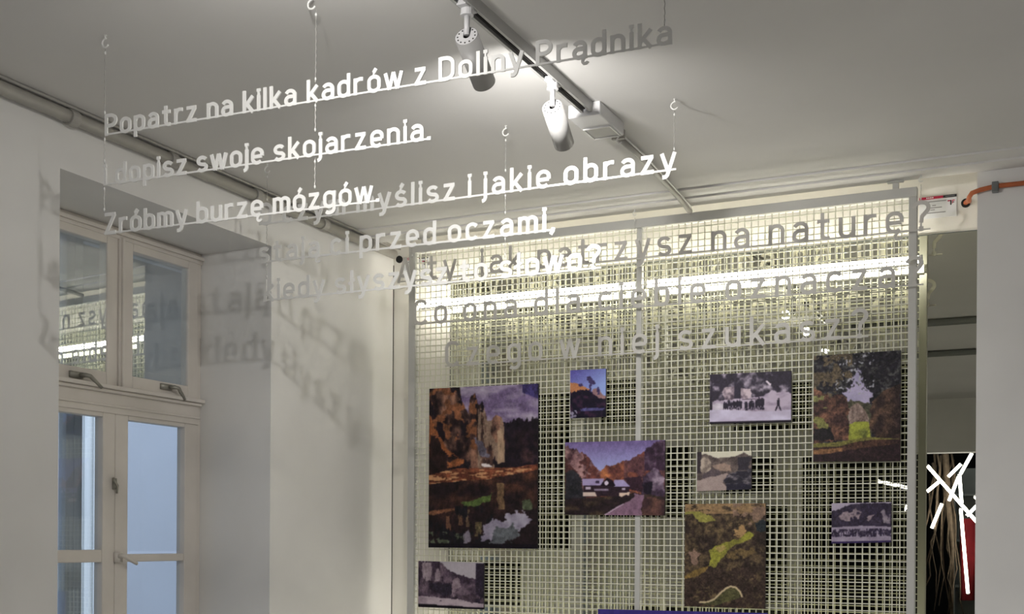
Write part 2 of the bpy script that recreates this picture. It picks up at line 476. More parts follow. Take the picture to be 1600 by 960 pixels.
# ------------------------------------------------------------------ tube lights between grille and mirror
for (x0, x1, zt_, lab) in ((-2.962, -1.796, 1.150, 'left one of the upper two white tube lights glowing behind the wire grille'), (-1.768, -0.580, 1.150, 'right one of the upper two white tube lights glowing behind the wire grille'),
                           (-2.962, -1.796, -0.64, 'left one of two unseen tube lights added low behind the wire grille'), (-1.768, -0.580, -0.64, 'right one of two unseen tube lights added low behind the wire grille')):  # lower pair is added out of view to light the grille's back
    t = empty('tube_light', ((x0 + x1) / 2, 5.090, zt_))
    tag(t, lab, 'tube light', 'tube lights behind the grille')
    hl = (x1 - x0) / 2
    MB().tube([(-hl + 0.014, 0, 0), (hl - 0.014, 0, 0)], 0.0165, 14).build('glowing_tube', M_TUBE, t, smooth=True)
    MB().quadbox(-hl + 0.014, hl - 0.014, -0.010, 0.010, -0.0225, -0.0160).build('housing', M_LAMPB, t)
    for s in (-1, 1):
        c_ = MB().tube([(s * (hl - 0.014), 0, 0), (s * hl, 0, 0)], 0.019, 14).build('end_cap', M_LAMP, t, smooth=True)
        cl = MB().quadbox(s * (hl - 0.12) - 0.006, s * (hl - 0.12) + 0.006, 0.012, 0.093, -0.006, 0.006).build('bracket', M_LAMP, t)

# ------------------------------------------------------------------ lettering: a monoline cut-out alphabet (cap height 1)
SW = 0.135; H = SW / 2; XH = 0.72; T = XH - H
def ring(w, z0, z1, x=0.0):
    r = w / 2
    return ('c', arc(x + r, z1 - r, r, r, 0, 180) + arc(x + r, z0 + r, r, r, 180, 360))
def accent(x):
    return [('s', [(x - 0.02, 0.70), (x, 0.86)], 0.06), ('s', [(x - 0.015, 0.83), (x + 0.085, 1.0)], SW)]
def ogonek(x):
    return [('s', [(x + 0.02, 0.05), (x - 0.06, -0.06)] + arc(x + 0.02, -0.12, 0.085, 0.085, 150, 350), 0.085)]
def dot(x):
    return [('s', [(x, 0.86), (x, 1.0)], SW + 0.02), ('s', [(x, XH - 0.02), (x, 0.88)], 0.07)]
G = {}
G['o'] = ([ring(0.38, H - .01, T + .01)], 0.38)
G['a'] = ([('s', arc(.18, T - .18, .18, .19, 155, 0) + [(.36, 0)]), ('s', [(.36, .405), (.16, .405)] + arc(.155, .405 - .171, .155, .171, 90, 270) + [(.20, .063), (.30, .10), (.36, .17)])], 0.36)
G['p'] = ([('s', [(0, -.27), (0, XH)]), ring(.37, H - .01, T + .01)], .37)
G['b'] = ([('s', [(0, 0), (0, 1)]), ring(.37, H - .01, T + .01)], .37)
G['d'] = ([('s', [(.37, 0), (.37, 1)]), ring(.37, H - .01, T + .01)], .37)
G['g'] = ([('s', [(.37, XH), (.37, -.05)] + arc(.19, -.05, .18, .16, 0, -140)), ring(.37, H - .01, T + .01)], .37)
G['t'] = ([('s', [(.12, .93), (.12, H + .13)] + arc(.25, H + .13, .13, .13, 180, 270) + [(.33, H)]), ('s', [(-.03, T), (.32, T)])], .30)
G['r'] = ([('s', [(0, 0), (0, XH)]), ('s', [(0, T - .22)] + arc(.19, T - .19, .19, .20, 180, 75) + [(.30, T)])], .27)
G['z'] = ([('s', [(-.04, T), (.36, T)]), ('s', [(.32, T), (.02, H)]), ('s', [(-.04, H), (.38, H)])], .35)
G['n'] = ([('s', [(0, 0), (0, XH)]), ('s', [(0, T - .20)] + arc(.18, T - .18, .18, .19, 180, 0) + [(.36, 0)])], .36)
G['m'] = ([('s', [(0, 0), (0, XH)]), ('s', [(0, T - .17)] + arc(.145, T - .15, .145, .16, 180, 0) + [(.29, 0)]), ('s', [(.29, T - .17)] + arc(.435, T - .15, .145, .16, 180, 0) + [(.58, 0)])], .58)
G['k'] = ([('s', [(0, 0), (0, 1)]), ('s', [(.0, .24), (.36, XH)]), ('s', [(.12, .38), (.37, 0)])], .34)
G['i'] = ([('s', [(0, 0), (0, XH)])] + dot(0), 0.0)
G['j'] = ([('s', [(0, XH), (0, -.07)] + arc(-.13, -.07, .13, .14, 0, -85))] + dot(0), 0.0)
G['l'] = ([('s', [(0, 0), (0, 1)])], 0.0)
G['ł'] = ([('s', [(0.03, 0), (0.03, 1)]), ('s', [(-.10, .40), (.16, .58)], .11)], 0.06)
G['w'] = ([('s', [(-.02, XH), (.14, 0)]), ('s', [(.14, 0), (.29, XH)]), ('s', [(.29, XH), (.44, 0)]), ('s', [(.44, 0), (.60, XH)])], .58)
G['y'] = ([('s', [(-.02, XH), (.19, .0)]), ('s', [(.40, XH), (.17, -.13), (.11, -.20), (0, -.205)])], .38)
G['s'] = ([('s', arc(.175, T - .146, .165, .152, 25, 90) + arc(.17, T - .146, .165, .152, 90, 250)[1:] + [(.235, .335)] + arc(.18, H + .145, .165, .150, 70, -90)[1:] + arc(.17, H + .145, .165, .150, 270, 205)[1:])], .34)
G['e'] = ([('s', [(.38, .345), (.02, .345)]), ('s', [(.38, .345), (.38, T - .19)] + arc(.19, T - .18, .19, .19, 0, 180) + arc(.19, H + .18, .19, .19, 180, 318))], .38)
G['c'] = ([('s', arc(.185, T - .18, .185, .19, 28, 180) + arc(.185, H + .18, .185, .19, 180, 332))], .34)
G['u'] = ([('s', [(0, XH), (0, H + .18)] + arc(.18, H + .18, .18, .19, 180, 360)), ('s', [(.36, 0), (.36, XH)])], .36)
G['ó'] = (G['o'][0] + accent(.19), .38)
G['ś'] = (G['s'][0] + accent(.17), .34)
G['ą'] = (G['a'][0] + ogonek(.34), .36)
G['ę'] = (G['e'][0] + ogonek(.28), .38)
G['P'] = ([('s', [(0, 0), (0, 1)]), ('s', [(0, 1 - H), (.20, 1 - H)] + arc(.20, 1 - H - .24, .24, .24, 90, -90) + [(0, 1 - H - .48)])], .44)
G['D'] = ([('s', [(0, 0), (0, 1)]), ('s', [(0, 1 - H), (.20, 1 - H)] + arc(.20, 1 - H - .26, .26, .26, 90, 0) + arc(.20, H + .26, .26, .26, 0, -90) + [(0, H)])], .46)
G['Z'] = ([('s', [(-.03, 1 - H), (.44, 1 - H)]), ('s', [(.41, 1 - H), (.03, H)]), ('s', [(-.03, H), (.47, H)])], .44)
G['C'] = ([('s', arc(.22, 1 - H - .22, .22, .23, 25, 180) + arc(.22, H + .22, .22, .23, 180, 335))], .42)
G['O'] = ([ring(.46, H - .01, 1 - H + .01)], .46)
G['A'] = ([('s', [(-.02, 0), (.23, .99)]), ('s', [(.48, 0), (.23, .99)]), ('s', [(.07, .27), (.39, .27)])], .46)
G['?'] = ([('s', arc(.19, .75, .19, .185, 175, -35) + [(.21, .47), (.19, .27)]), ('s', [(.19, 0), (.19, .15)], SW + .02), ('s', [(.19, .13), (.19, .29)], .05)], .38)
G['.'] = ([('s', [(0, 0), (0, .15)], SW + .02)], 0.0)
G[','] = ([('s', [(.03, .15), (0, .0), (-.06, -.12)], SW)], 0.0)
GAP = 0.115; SPACE = 0.27

def ribbon(mb, pts, w, closed, d0, d1):
    P = [Vector((p[0], p[1])) for p in pts]
    Q = [P[0]]
    for p in P[1:]:
        if (p - Q[-1]).length > 1e-4: Q.append(p)
    if closed and (Q[0] - Q[-1]).length < 1e-4: Q.pop()
    N = len(Q); L = []; R = []
    for i in range(N):
        if closed or 0 < i < N - 1:
            a = (Q[i] - Q[i - 1]).normalized(); b = (Q[(i + 1) % N] - Q[i]).normalized()
        elif i == 0:
            a = b = (Q[1] - Q[0]).normalized()
        else:
            a = b = (Q[-1] - Q[-2]).normalized()
        na = Vector((-a.y, a.x)); nb = Vector((-b.y, b.x))
        n = (na + nb)
        n = n.normalized() if n.length > 1e-6 else na
        k = w / 2 / max(0.45, n.dot(na))
        L.append(Q[i] + n * k); R.append(Q[i] - n * k)
    base = len(mb.v)
    for i in range(N):
        for q in (L[i], R[i]):
            mb.v.append((q.x, d0, q.y)); mb.v.append((q.x, d1, q.y))
    for i in range(N if closed else N - 1):
        j = (i + 1) % N
        l0, l1, r0, r1 = base + 4 * i, base + 4 * i + 1, base + 4 * i + 2, base + 4 * i + 3
        L0, L1, R0, R1 = base + 4 * j, base + 4 * j + 1, base + 4 * j + 2, base + 4 * j + 3
        for q in ((l0, r0, R0, L0), (l1, L1, R1, r1), (l0, L0, L1, l1), (r0, r1, R1, R0)):
            mb.f.append(q); mb.mi.append(0)
    if not closed:
        for i in (0, N - 1):
            b = base + 4 * i
            mb.f.append((b, b + 1, b + 3, b + 2)); mb.mi.append(0)

def text_line(text, p0, p1, cap, label, group, ul0=0.0, ul1=0.0, thick=0.004, bar=0.075, gx=1.25, space=0.36, sw=0.155, M=None):
    """text hung between world points p0 (left end of the baseline) and p1 (right end)"""
    p0, p1 = Vector(p0), Vector(p1)
    d = p1 - p0
    root = empty('hanging_lettering', p0)
    root.rotation_euler = Matrix((d.normalized(), Vector((-d.y, d.x, 0)).normalized(), Vector((0, 0, 1)))).transposed().to_euler()
    tag(root, label, 'lettering', group)
    # glyphs keep their width gx; the gap between letters is what makes the line end at p1
    n_gap = len(text.replace(' ', '')) - 1
    nat = sum(space if ch == ' ' else G[ch][1] * gx + sw for ch in text)
    gap = (d.length / cap - nat) / n_gap
    print('TEXT', text, 'gap %.3f' % gap)
    x = 0.0
    for ch in text:
        if ch == ' ':
            x += space; continue
        b = MB()
        for si, st in enumerate(G[ch][0]):
            e_ = 0.00025 * si / cap                      # strokes step out a hair so that no two faces coincide
            ribbon(b, [(q[0] * gx, q[1]) for q in st[1]], st[2] * sw / SW if len(st) > 2 else sw, st[0] == 'c', -e_, thick / cap + e_)
        b.v = [((v[0] + x + sw / 2) * cap, v[1] * cap, v[2] * cap) for v in b.v]
        b.build('letter', M or M_LETTER, root)
        x += G[ch][1] * gx + sw + gap
    MB().quadbox(ul0, d.length + ul1, 0.0005, thick - 0.0005, 0.02 * cap, (0.02 + bar) * cap).build('underline', M or M_LETTER, root)
    return root

GR1 = 'first hanging text of three lines'
GR2 = 'second hanging text of three lines'
GR3 = 'text of three lines before the grille'
k1 = 0.062
def g1(x, z): return (x, 2.629 + k1 * (x + 2.581), z)
text_line('Popatrz na kilka kadrów z Doliny Prądnika', g1(-2.583, 1.174), g1(-0.886, 1.189), 0.0625, 'white cut-out letters reading Popatrz na kilka kadrów z Doliny Prądnika', GR1, sw=0.162)
text_line('i dopisz swoje skojarzenia.', g1(-2.586, 1.028), g1(-1.525, 1.036), 0.0625, 'white cut-out letters reading i dopisz swoje skojarzenia', GR1, sw=0.162)
text_line('Zróbmy burzę mózgów.', g1(-2.583, 0.884), g1(-1.674, 0.890), 0.0625, 'white cut-out letters reading Zróbmy burzę mózgów', GR1, sw=0.162)
text_line('O czym myślisz i jakie obrazy', (-2.925, 3.8, 1.229), (-1.215, 3.8, 1.229), 0.0865, 'white cut-out letters reading O czym myślisz i jakie obrazy', GR2)
text_line('stają ci przed oczami,', (-2.925, 3.8, 1.080), (-1.655, 3.8, 1.074), 0.0865, 'white cut-out letters reading stają ci przed oczami', GR2)
text_line('kiedy słyszysz to słowo?', (-2.900, 3.8, 0.928), (-1.480, 3.8, 0.926), 0.0865, 'white cut-out letters reading kiedy słyszysz to słowo', GR2)
text_line('A ty, jak patrzysz na naturę?', (-2.980, 4.95, 1.234), (-0.535, 4.95, 1.232), 0.122, 'grey looking letters reading A ty, jak patrzysz na naturę', GR3, bar=0.05, gx=1.17, space=0.40, sw=0.128, M=M_LETTER_DIM)
text_line('Co ona dla ciebie oznacza?', (-2.890, 4.95, 1.022), (-0.560, 4.95, 1.014), 0.122, 'grey looking letters reading Co ona dla ciebie oznacza', GR3, bar=0.05, gx=1.17, space=0.40, sw=0.128, M=M_LETTER_DIM)
text_line('Czego w niej szukasz?', (-2.715, 4.95, 0.812), (-0.770, 4.95, 0.822), 0.122, 'grey looking letters reading Czego w niej szukasz', GR3, bar=0.05, gx=1.17, space=0.40, sw=0.128, M=M_LETTER_DIM)

# ------------------------------------------------------------------ hooks and wires
def hook(x, y, z, label, r=0.0125, ang=0.0):
    pts = [(0, 0, 0), (0, 0, -0.007)] + [(r * math.cos(math.radians(a)), 0.001, -0.010 - r + r * math.sin(math.radians(a))) for a in range(75, 331, 15)]
    b = MB().tube(pts, 0.0026, 8)
    b.tube([(0, 0, 0), (0, 0, -0.002)], 0.005, 8)
    o = b.build('ceiling_hook', M_HOOK, None, smooth=True, loc=(x, y, z))
    return tag(o, label, 'hook', 'hooks for the hanging texts')
def wire(x, y, z1, segs, label):
    """segs: (z top, z bottom) stretches of twisted wire with a bead at each end"""
    r = empty('hanging_wire', (x, y, z1))
    tag(r, label, 'wire', 'wires of the hanging texts')
    for (a, b) in segs:
        m_ = MB()
        n = max(4, int((a - b) / 0.006))
        m_.tube([(0.0009 * math.cos(i * 1.9), 0.0009 * math.sin(i * 1.9), a - z1 - (a - b) * i / n) for i in range(n + 1)], 0.0011, 5)
        m_.build('wire_strand', M_WIRE, r, smooth=True)
        for zz in (a - 0.012, b + 0.010):
            bd = MB().tube([(0, 0, zz + 0.005 - z1), (0, 0, zz - z1), (0, 0, zz - 0.005 - z1)], [0.0016, 0.0032, 0.0016], 6)
            bd.build('crimp', M_HOOK, r, smooth=True)
    return r
hz = ZC - 0.040
hook(-2.583, 2.629, ZC, 'white hook in the ceiling above the word Popatrz')
hook(-1.885, 2.672, ZC, 'white hook in the ceiling above the word kadrów')
hook(-0.905, 2.733, ZC, 'white hook in the ceiling above the end of the word Prądnika')
wire(-2.583, 2.6295, hz, ((hz, 1.232), (1.176, 1.090), (1.030, 0.948)), 'thin wire at the left end of the first text, top to bottom line')
wire(-1.872, 2.6745, hz, ((hz, 1.232), (1.182, 1.095), (1.030, 0.940)), 'thin wire through the words kadrów and skojarzenia')
wire(-0.905, 2.735, hz, ((hz, 1.236),), 'thin wire from the ceiling to the last letter of Prądnika')
hook(-1.846, 3.802, ZC, 'white hook in the ceiling above the word jakie')
hook(-1.222, 3.802, ZC, 'white hook in the ceiling above the word obrazy')
hook(-2.887, 3.802, ZC, 'white hook in the ceiling hidden behind the word mózgów')
wire(-1.846, 3.802, hz, ((hz, 1.300), (1.232, 1.150), (1.080, 1.000)), 'thin wire through the words jakie, oczami and słowo')
wire(-1.222, 3.802, hz, ((hz, 1.292),), 'thin wire from the ceiling to the last letter of obrazy')
wire(-2.887, 3.802, hz, ((hz, 1.318), (1.232, 1.145), (1.084, 1.016)), 'thin wire in front of the niche corner at the words stają and kiedy')
for x, nm in ((-0.572, 'right end'), (-1.77, 'middle'), (-2.90, 'left end')):
    hook(x, 4.95, ZC - 0.016, 'small hook above the %s of the text before the grille' % nm, 0.008)
    wire(x, 4.952, hz - 0.012, ((hz - 0.012, 1.35),), 'thin wire above the %s of the text before the grille' % nm)

# ------------------------------------------------------------------ pipe along the left wall
PX, PZ, PR = XW + 0.032, 1.428, 0.0225
pp = empty('ceiling_pipe', (PX, 0, PZ))
tag(pp, 'long painted pipe running under the ceiling along the left wall', 'pipe')
MB().tube([(0, -2.5, 0.012), (0, 5.14, 0.0)], PR, 16).build('pipe_run', M_PIPE, pp, smooth=True)
for cy in (3.02, 3.515, 4.03, 4.52, 4.93):
    b = MB().tube([(0, cy - 0.018, 0.002), (0, cy + 0.018, 0.002)], PR + 0.006, 16)
    b.quadbox(-0.012, 0.012, cy - 0.012, cy + 0.012, PR, ZC - PZ)
    b.quadbox(-0.032, -PR, cy - 0.012, cy + 0.012, -0.012, 0.012)
    b.build('pipe_clip', M_PIPE, pp, smooth=False, bevel=0.002)
MB().tube([(0.012, 2.0, 0.034), (0.012, 5.18, 0.034)], 0.006, 8).build('cable', M_PIPE, pp, smooth=True)
def wall_hole(name, x, z, r, label):
    b = MB()
    b.tube([(0, 0.004, 0), (0, -0.004, 0)], r, 16)
    o = b.build(name, M_BLACK, None, loc=(x, YB - 0.004, z))
    return tag(o, label, 'hole')
wall_hole('cable_hole', -3.112, 1.412, 0.018, 'black hole in the wall at the end of the left pipe')
wall_hole('cable_hole', -0.424, 1.386, 0.018, 'black hole in the wall under the orange cable')

# ------------------------------------------------------------------ lighting track with spots
XT = -1.5
def track(x, y0, y1, label):
    t = empty('lighting_track', (x, (y0 + y1) / 2, ZC))
    tag(t, label, 'lighting track', 'lighting tracks on the ceiling')
    hl = (y1 - y0) / 2; w_, h_ = 0.020, 0.034
    b = MB()
    b.quadbox(-w_, w_, -hl, hl, -0.012, 0)
    b.quadbox(-w_, -w_ + 0.005, -hl, hl, -h_, -0.012)
    b.quadbox(w_ - 0.005, w_, -hl, hl, -h_, -0.012)
    b.quadbox(-w_ + 0.005, -w_ + 0.009, -hl, hl, -h_, -h_ + 0.003)
    b.quadbox(w_ - 0.009, w_ - 0.005, -hl, hl, -h_, -h_ + 0.003)
    b.build('rail', M_TRACK, t)
    MB().quadbox(-w_ + 0.005, w_ - 0.005, -hl + 0.002, hl - 0.002, -0.016, -0.012).build('slot', M_SLOT, t)
    for s in (-1, 1):
        MB().quadbox(-0.003 + s * 0.008, 0.003 + s * 0.008, -hl + 0.002, hl - 0.002, -0.022, -0.016).build('conductor', M_SLOT, t)
    return t
track(XT, 0.9, 3.73, 'grey lighting track running away along the ceiling')
track(0.3, -0.6, 2.6, 'added second track for the fill lamps, unseen to the right of the viewer')  # added out of view, carries only the fill lamps
fb = empty('track_feed_box', (XT - 0.01, 3.71, ZC))
tag(fb, 'white feed box at the far end of the lighting track', 'feed box')
MB().quadbox(-0.058, 0.058, 0.0, 0.235, -0.046, 0).build('housing', M_LAMP, fb, bevel=0.004)
MB().quadbox(-0.046, 0.046, 0.125, 0.220, -0.0475, -0.045).build('cover_plate', M_LAMPB, fb, bevel=0.001)
rm = MB()
for a in ((-0.05, 0.05, 0.118, 0.122), (-0.05, 0.05, 0.223, 0.227), (-0.05, -0.046, 0.122, 0.223), (0.046, 0.05, 0.122, 0.223)):
    rm.quadbox(*a, -0.050, -0.045)
rm.build('cover_rim', M_HOOK, fb)
cd = empty('cable_conduit', (XT - 0.005, 3.945, ZC - 0.017))
tag(cd, 'thin conduit on the ceiling from the feed box to the grille', 'conduit')
MB().tube([(0, 0, 0), (0.0, 0.30, 0.0), (-0.015, 0.82, -0.012), (-0.018, 0.96, -0.022), (-0.02, 1.022, -0.030)], 0.0125, 12).build('pipe_run', M_PIPE, cd, smooth=True)
MB().tube([(0.024, 0, -0.004), (0.022, 0.30, -0.004), (0.006, 0.80, -0.016), (0.0, 0.98, -0.028)], 0.0035, 8).build('cable', M_HOOK, cd, smooth=True)
MB().quadbox(-0.018, 0.03, 0.06, 0.075, -0.016, 0.017).build('clip', M_PIPE, cd, bevel=0.002)
MB().tube([(0.024, 0.03, -0.006), (0.02, 0.03, -0.02), (0.012, 0.03, -0.032), (0.022, 0.03, -0.044), (0.034, 0.03, -0.040)], 0.0028, 8).build('cable_hook', M_HOOK, cd, smooth=True)

def lamp(x, y, axis, L, r, label, power, color=(1, 0.97, 0.93), cone=70, blend=0.6, lens=M_LENS, soft=0.02):
    root = empty('track_spotlight', (x, y, ZC - 0.034))
    tag(root, label, 'spotlight', 'spotlights on the tracks')
    a = Vector(axis).normalized()
    ad = MB()
    ad.tube([(0, 0, 0.012), (0, 0, -0.016)], 0.017, 16)
    ad.tube([(0, 0, -0.016), (0, 0, -0.022)], 0.0185, 16)
    ad.quadbox(-0.014, 0.014, -0.035, 0.035, -0.004, 0.010)
    ad.build('adapter', M_LAMP, root, bevel=0.0015)
    cap = Vector((0, 0, -0.070))
    MB().tube([(0, 0, -0.020), (0, 0, -0.074)], 0.0075, 12).build('stem', M_LAMP, root, smooth=True)
    side = Vector((0, 0, 1)); side = (side - a * side.dot(a)).normalized()      # towards the stem
    lat = a.cross(side)
    off = cap - side * r * 0.25
    # hollow cylinder wall
    n = 36; b = MB()
    prof = [(r * 0.94, 0.004), (r, 0.0), (r, L), (r * 0.90, L), (r * 0.86, L - 0.02), (0.0005, L - 0.02)]
    rings = []
    for (rr, d) in prof:
        rings.append(len(b.v))
        for k in range(n):
            w_ = 2 * math.pi * k / n
            b.v.append(tuple(off + a * d + (side * math.cos(w_) + lat * math.sin(w_)) * rr))
    for q in range(len(prof) - 1):
        for k in range(n):
            k2 = (k + 1) % n
            b.f.append((rings[q] + k, rings[q] + k2, rings[q + 1] + k2, rings[q + 1] + k)); b.mi.append(0)
    b.build('lamp_body', M_LAMPB, root, smooth=True)
    # back cap: a disc with a slot for the stem
    pl = []
    sw_ = 0.30
    for k in range(33):
        w_ = math.asin(sw_) + (2 * math.pi - 2 * math.asin(sw_)) * k / 32
        pl.append((r * 0.95 * math.cos(w_), r * 0.95 * math.sin(w_)))
    for k in range(9):
        w_ = -math.pi / 2 - math.pi * k / 8
        pl.append((r * 0.05 + r * sw_ * math.cos(w_), r * sw_ * math.sin(w_)))
    cpm = MB().prism(pl, off, side, lat, a, 0.0, 0.006)
    cp = cpm.build('back_cap', M_LAMP, root)
    MB().tube([off + a * 0.018, off + a * 0.020], r * 0.93, 24).build('inner_plate', M_SLOT, root)
    hl = MB()
    for k in range(11):
        w_ = math.radians(35 + 29 * k)
        c = off + (side * math.cos(w_) + lat * math.sin(w_)) * r * 0.76
        hl.tube([c - a * 0.0008, c + a * 0.001], r * 0.072, 8)
    hl.build('vent_holes', M_SLOT, cp)
    MB().tube([off + a * (L - 0.0195), off + a * (L - 0.0165)], r * 0.72, 20).build('lens', lens, root)
    ld = bpy.data.lights.new('spot_beam', 'SPOT')
    ld.energy = power; ld.color = color; ld.spot_size = math.radians(cone); ld.spot_blend = blend; ld.shadow_soft_size = soft
    lo = bpy.data.objects.new('spot_beam', ld)
    COL.objects.link(lo)
    lo.parent = root
    lo.location = off + a * (L + 0.004)
    lo.rotation_euler = a.to_track_quat('-Z', 'Y').to_euler()
    return root
AX = (-0.12, 0.89, -0.44)
lamp(XT, 2.845, AX, 0.165, 0.033, 'white track spotlight overlapped by the word Doliny', P_FIRST, cone=148, blend=0.9)
lamp(XT, 3.425, AX, 0.160, 0.033, 'white track spotlight hanging beside the feed box', P_SECOND, cone=74, blend=0.9)
lamp(XT, 1.98, (-0.42, 0.84, -0.34), 0.165, 0.033, 'third spotlight on the grey track, nearer to the viewer', P_THIRD, cone=140, blend=0.8)
lamp(XT, 1.20, AX, 0.165, 0.033, 'fourth spotlight on the grey track, nearest to the viewer', P_FOURTH, cone=56, blend=0.9)
# unseen lamps added on a second track to fill the room by bounce
XK = 0.3
lamp(XK, 1.00, (0.1, 0.25, -0.96), 0.165, 0.033, 'far fill lamp on the added second track, turned to the floor', P_FILL, color=(1, 0.98, 0.97), cone=150, blend=0.9, soft=0.05)
lamp(XK, -0.10, (0.1, 0.25, -0.96), 0.165, 0.033, 'near fill lamp on the added second track, turned to the floor', P_FILL, color=(1, 0.98, 0.97), cone=150, blend=0.9, soft=0.05)

# ------------------------------------------------------------------ orange cable and its clip on the right wall
oc = empty('orange_cable', (-0.30, 4.985, 1.388))
tag(oc, 'orange cable running along the top of the right wall into the hole', 'cable')
def P_(x, y, z): return (x + 0.30, y - 4.985, z - 1.388)
MB().tube([P_(0.30, 4.988, 1.366), P_(0.0, 4.988, 1.380), P_(-0.197, 4.988, 1.386), P_(-0.30, 4.987, 1.386), P_(-0.355, 4.986, 1.378), P_(-0.385, 4.988, 1.370), P_(-0.397, 5.01, 1.360), P_(-0.400, 5.05, 1.356), P_(-0.404, 5.10, 1.372), P_(-0.414, 5.15, 1.384), P_(-0.424, 5.184, 1.387)], 0.0095, 12).build('cable_run', M_ORANGE, oc, smooth=True)
b = MB().quadbox(-0.012, 0.012, -0.012, 0.014, -0.026, 0.014)
b.tube([(-0.013, 0.001, -0.002), (0.013, 0.001, -0.002)], 0.0125, 12)
b.build('cable_clip', M_CLIP, oc, bevel=0.002)

# ------------------------------------------------------------------ information labels on the back wall
def info_label(x0, x1, z0, z1, label):
    t = empty('information_label', ((x0 + x1) / 2, YB - 0.001, (z0 + z1) / 2))
    tag(t, label, 'label', 'information labels on the back wall')
    w_, h_ = (x1 - x0) / 2, (z1 - z0) / 2
    MB().quadbox(-w_, w_, -0.003, 0.0, -h_, h_).build('plate', M_LABEL, t)
    MB().quadbox(-w_, w_ * 0.28, -0.0038, -0.003, h_ * 0.76, h_).build('red_header', M_RED, t)
    MB().quadbox(w_ * 0.28, w_, -0.0038, -0.003, h_ * 0.76, h_).build('black_header', M_LABELDK, t)
    hd = MB()
    for k in range(4):
        hd.quadbox(-w_ * 0.62 + k * 0.0075, -w_ * 0.62 + k * 0.0075 + 0.0052, -0.0044, -0.0038, h_ * 0.83, h_ * 0.94)
    hd.build('header_mark', M_LABEL, t)
    MB().quadbox(w_ * 0.40, w_ * 0.90, -0.0044, -0.0038, h_ * 0.86, h_ * 0.90).build('header_line', M_LTEXT, t)
    tx = MB()
    for (a, b_, z) in ((-0.9, 0.45, 0.52), (-0.30, -0.10, 0.16), (-0.55, 0.22, -0.06), (-0.40, -0.16, -0.24), (-0.9, 0.42, -0.52)):
        tx.quadbox(w_ * a, w_ * b_, -0.0038, -0.003, h_ * (z - 0.03), h_ * (z + 0.04))
    tx.build('text_lines', M_LTEXT, t)
    lg = MB()
    lg.quadbox(w_ * 0.66, w_ * 0.73, -0.0038, -0.003, h_ * 0.06, h_ * 0.50, 1)
    lg.quadbox(w_ * 0.52, w_ * 0.73, -0.0038, -0.003, h_ * 0.40, h_ * 0.50, 0)
    lg.quadbox(w_ * 0.76, w_ * 0.80, -0.0038, -0.003, h_ * 0.18, h_ * 0.50, 0)
    lg.quadbox(w_ * 0.80, w_ * 0.90, -0.0038, -0.003, h_ * 0.42, h_ * 0.50, 0)
    lg.quadbox(w_ * 0.80, w_ * 0.88, -0.0038, -0.003, h_ * 0.26, h_ * 0.33, 1)
    lg.build('logo', [M_RED, M_LABELDK], t)
    return t
info_label(-0.605, -0.459, 1.338, 1.428, 'white label with red and black header near the orange cable')
info_label(-3.090, -2.944, 1.324, 1.414, 'white label with red and black header near the end of the left pipe')

# ------------------------------------------------------------------ photographs on the grille, painted as fine colour meshes
def vnoise(x, y, seed):
    xi = np.floor(x).astype(np.int64); yi = np.floor(y).astype(np.int64)
    fx = x - xi; fy = y - yi
    fx = fx * fx * (3 - 2 * fx); fy = fy * fy * (3 - 2 * fy)
    def h(a, b):
        n = (a * 374761393 + b * 668265263 + seed * 974634777) & 0x7fffffff
        n = ((n ^ (n >> 13)) * 1274126177) & 0x7fffffff
        return ((n ^ (n >> 16)) & 0xffff) / 65535.0
    return (h(xi, yi) * (1 - fx) + h(xi + 1, yi) * fx) * (1 - fy) + (h(xi, yi + 1) * (1 - fx) + h(xi + 1, yi + 1) * fx) * fy
def fbm(x, y, seed, oct=4):
    s = 0; a = 0.5; t = 0
    for k in range(oct):
        s = s + a * vnoise(x * 2 ** k, y * 2 ** k, seed + k * 17); t += a; a *= 0.55
    return s / t
def inpoly(x, y, poly):
    r = np.zeros(x.shape, bool)
    n = len(poly); j = n - 1
    for i in range(n):
        xi, yi = poly[i]; xj, yj = poly[j]
        if yi != yj:
            c = ((yi > y) != (yj > y)) & (x < (xj - xi) * (y - yi) / (yj - yi) + xi)
            r ^= c
        j = i
    return r
def below(x, y, pts, jag=0.0, seed=1, fr=30):
    xs = [p[0] for p in pts]; ys = [p[1] for p in pts]
    return y > np.interp(x, xs, ys) + (fbm(x * fr, x * 0, seed, 3) - 0.5) * jag
class Pic:
    def __init__(s, asp, px):
        s.nx = px; s.ny = max(8, int(px / asp))
        gx, gy = np.meshgrid((np.arange(s.nx) + .5) / s.nx, (np.arange(s.ny) + .5) / s.ny)
        s.x, s.y, s.asp = gx, gy, asp
        s.c = np.zeros((s.ny, s.nx, 3))
    def put(s, m_, a, b=None, t=None):
        A = np.array(a, float)
        if b is None:
            col = np.broadcast_to(A, s.c.shape)
        else:
            t = np.clip(t, 0, 1)[..., None]
            col = A * (1 - t) + np.array(b, float) * t
        mm = m_.astype(float)[..., None] if m_.dtype == bool else np.clip(m_, 0, 1)[..., None]
        s.c = s.c * (1 - mm) + col * mm
    def n(s, f, seed, sx=1.0, sy=1.0, oct=4):
        return fbm(s.x * f * sx, s.y * f / s.asp * sy, seed, oct)
    def poly(s, pts, wob=0.0, seed=3, f=18):
        if wob:
            return inpoly(s.x + (s.n(f, seed) - .5) * wob, s.y + (s.n(f, seed + 5) - .5) * wob, pts)
        return inpoly(s.x, s.y, pts)
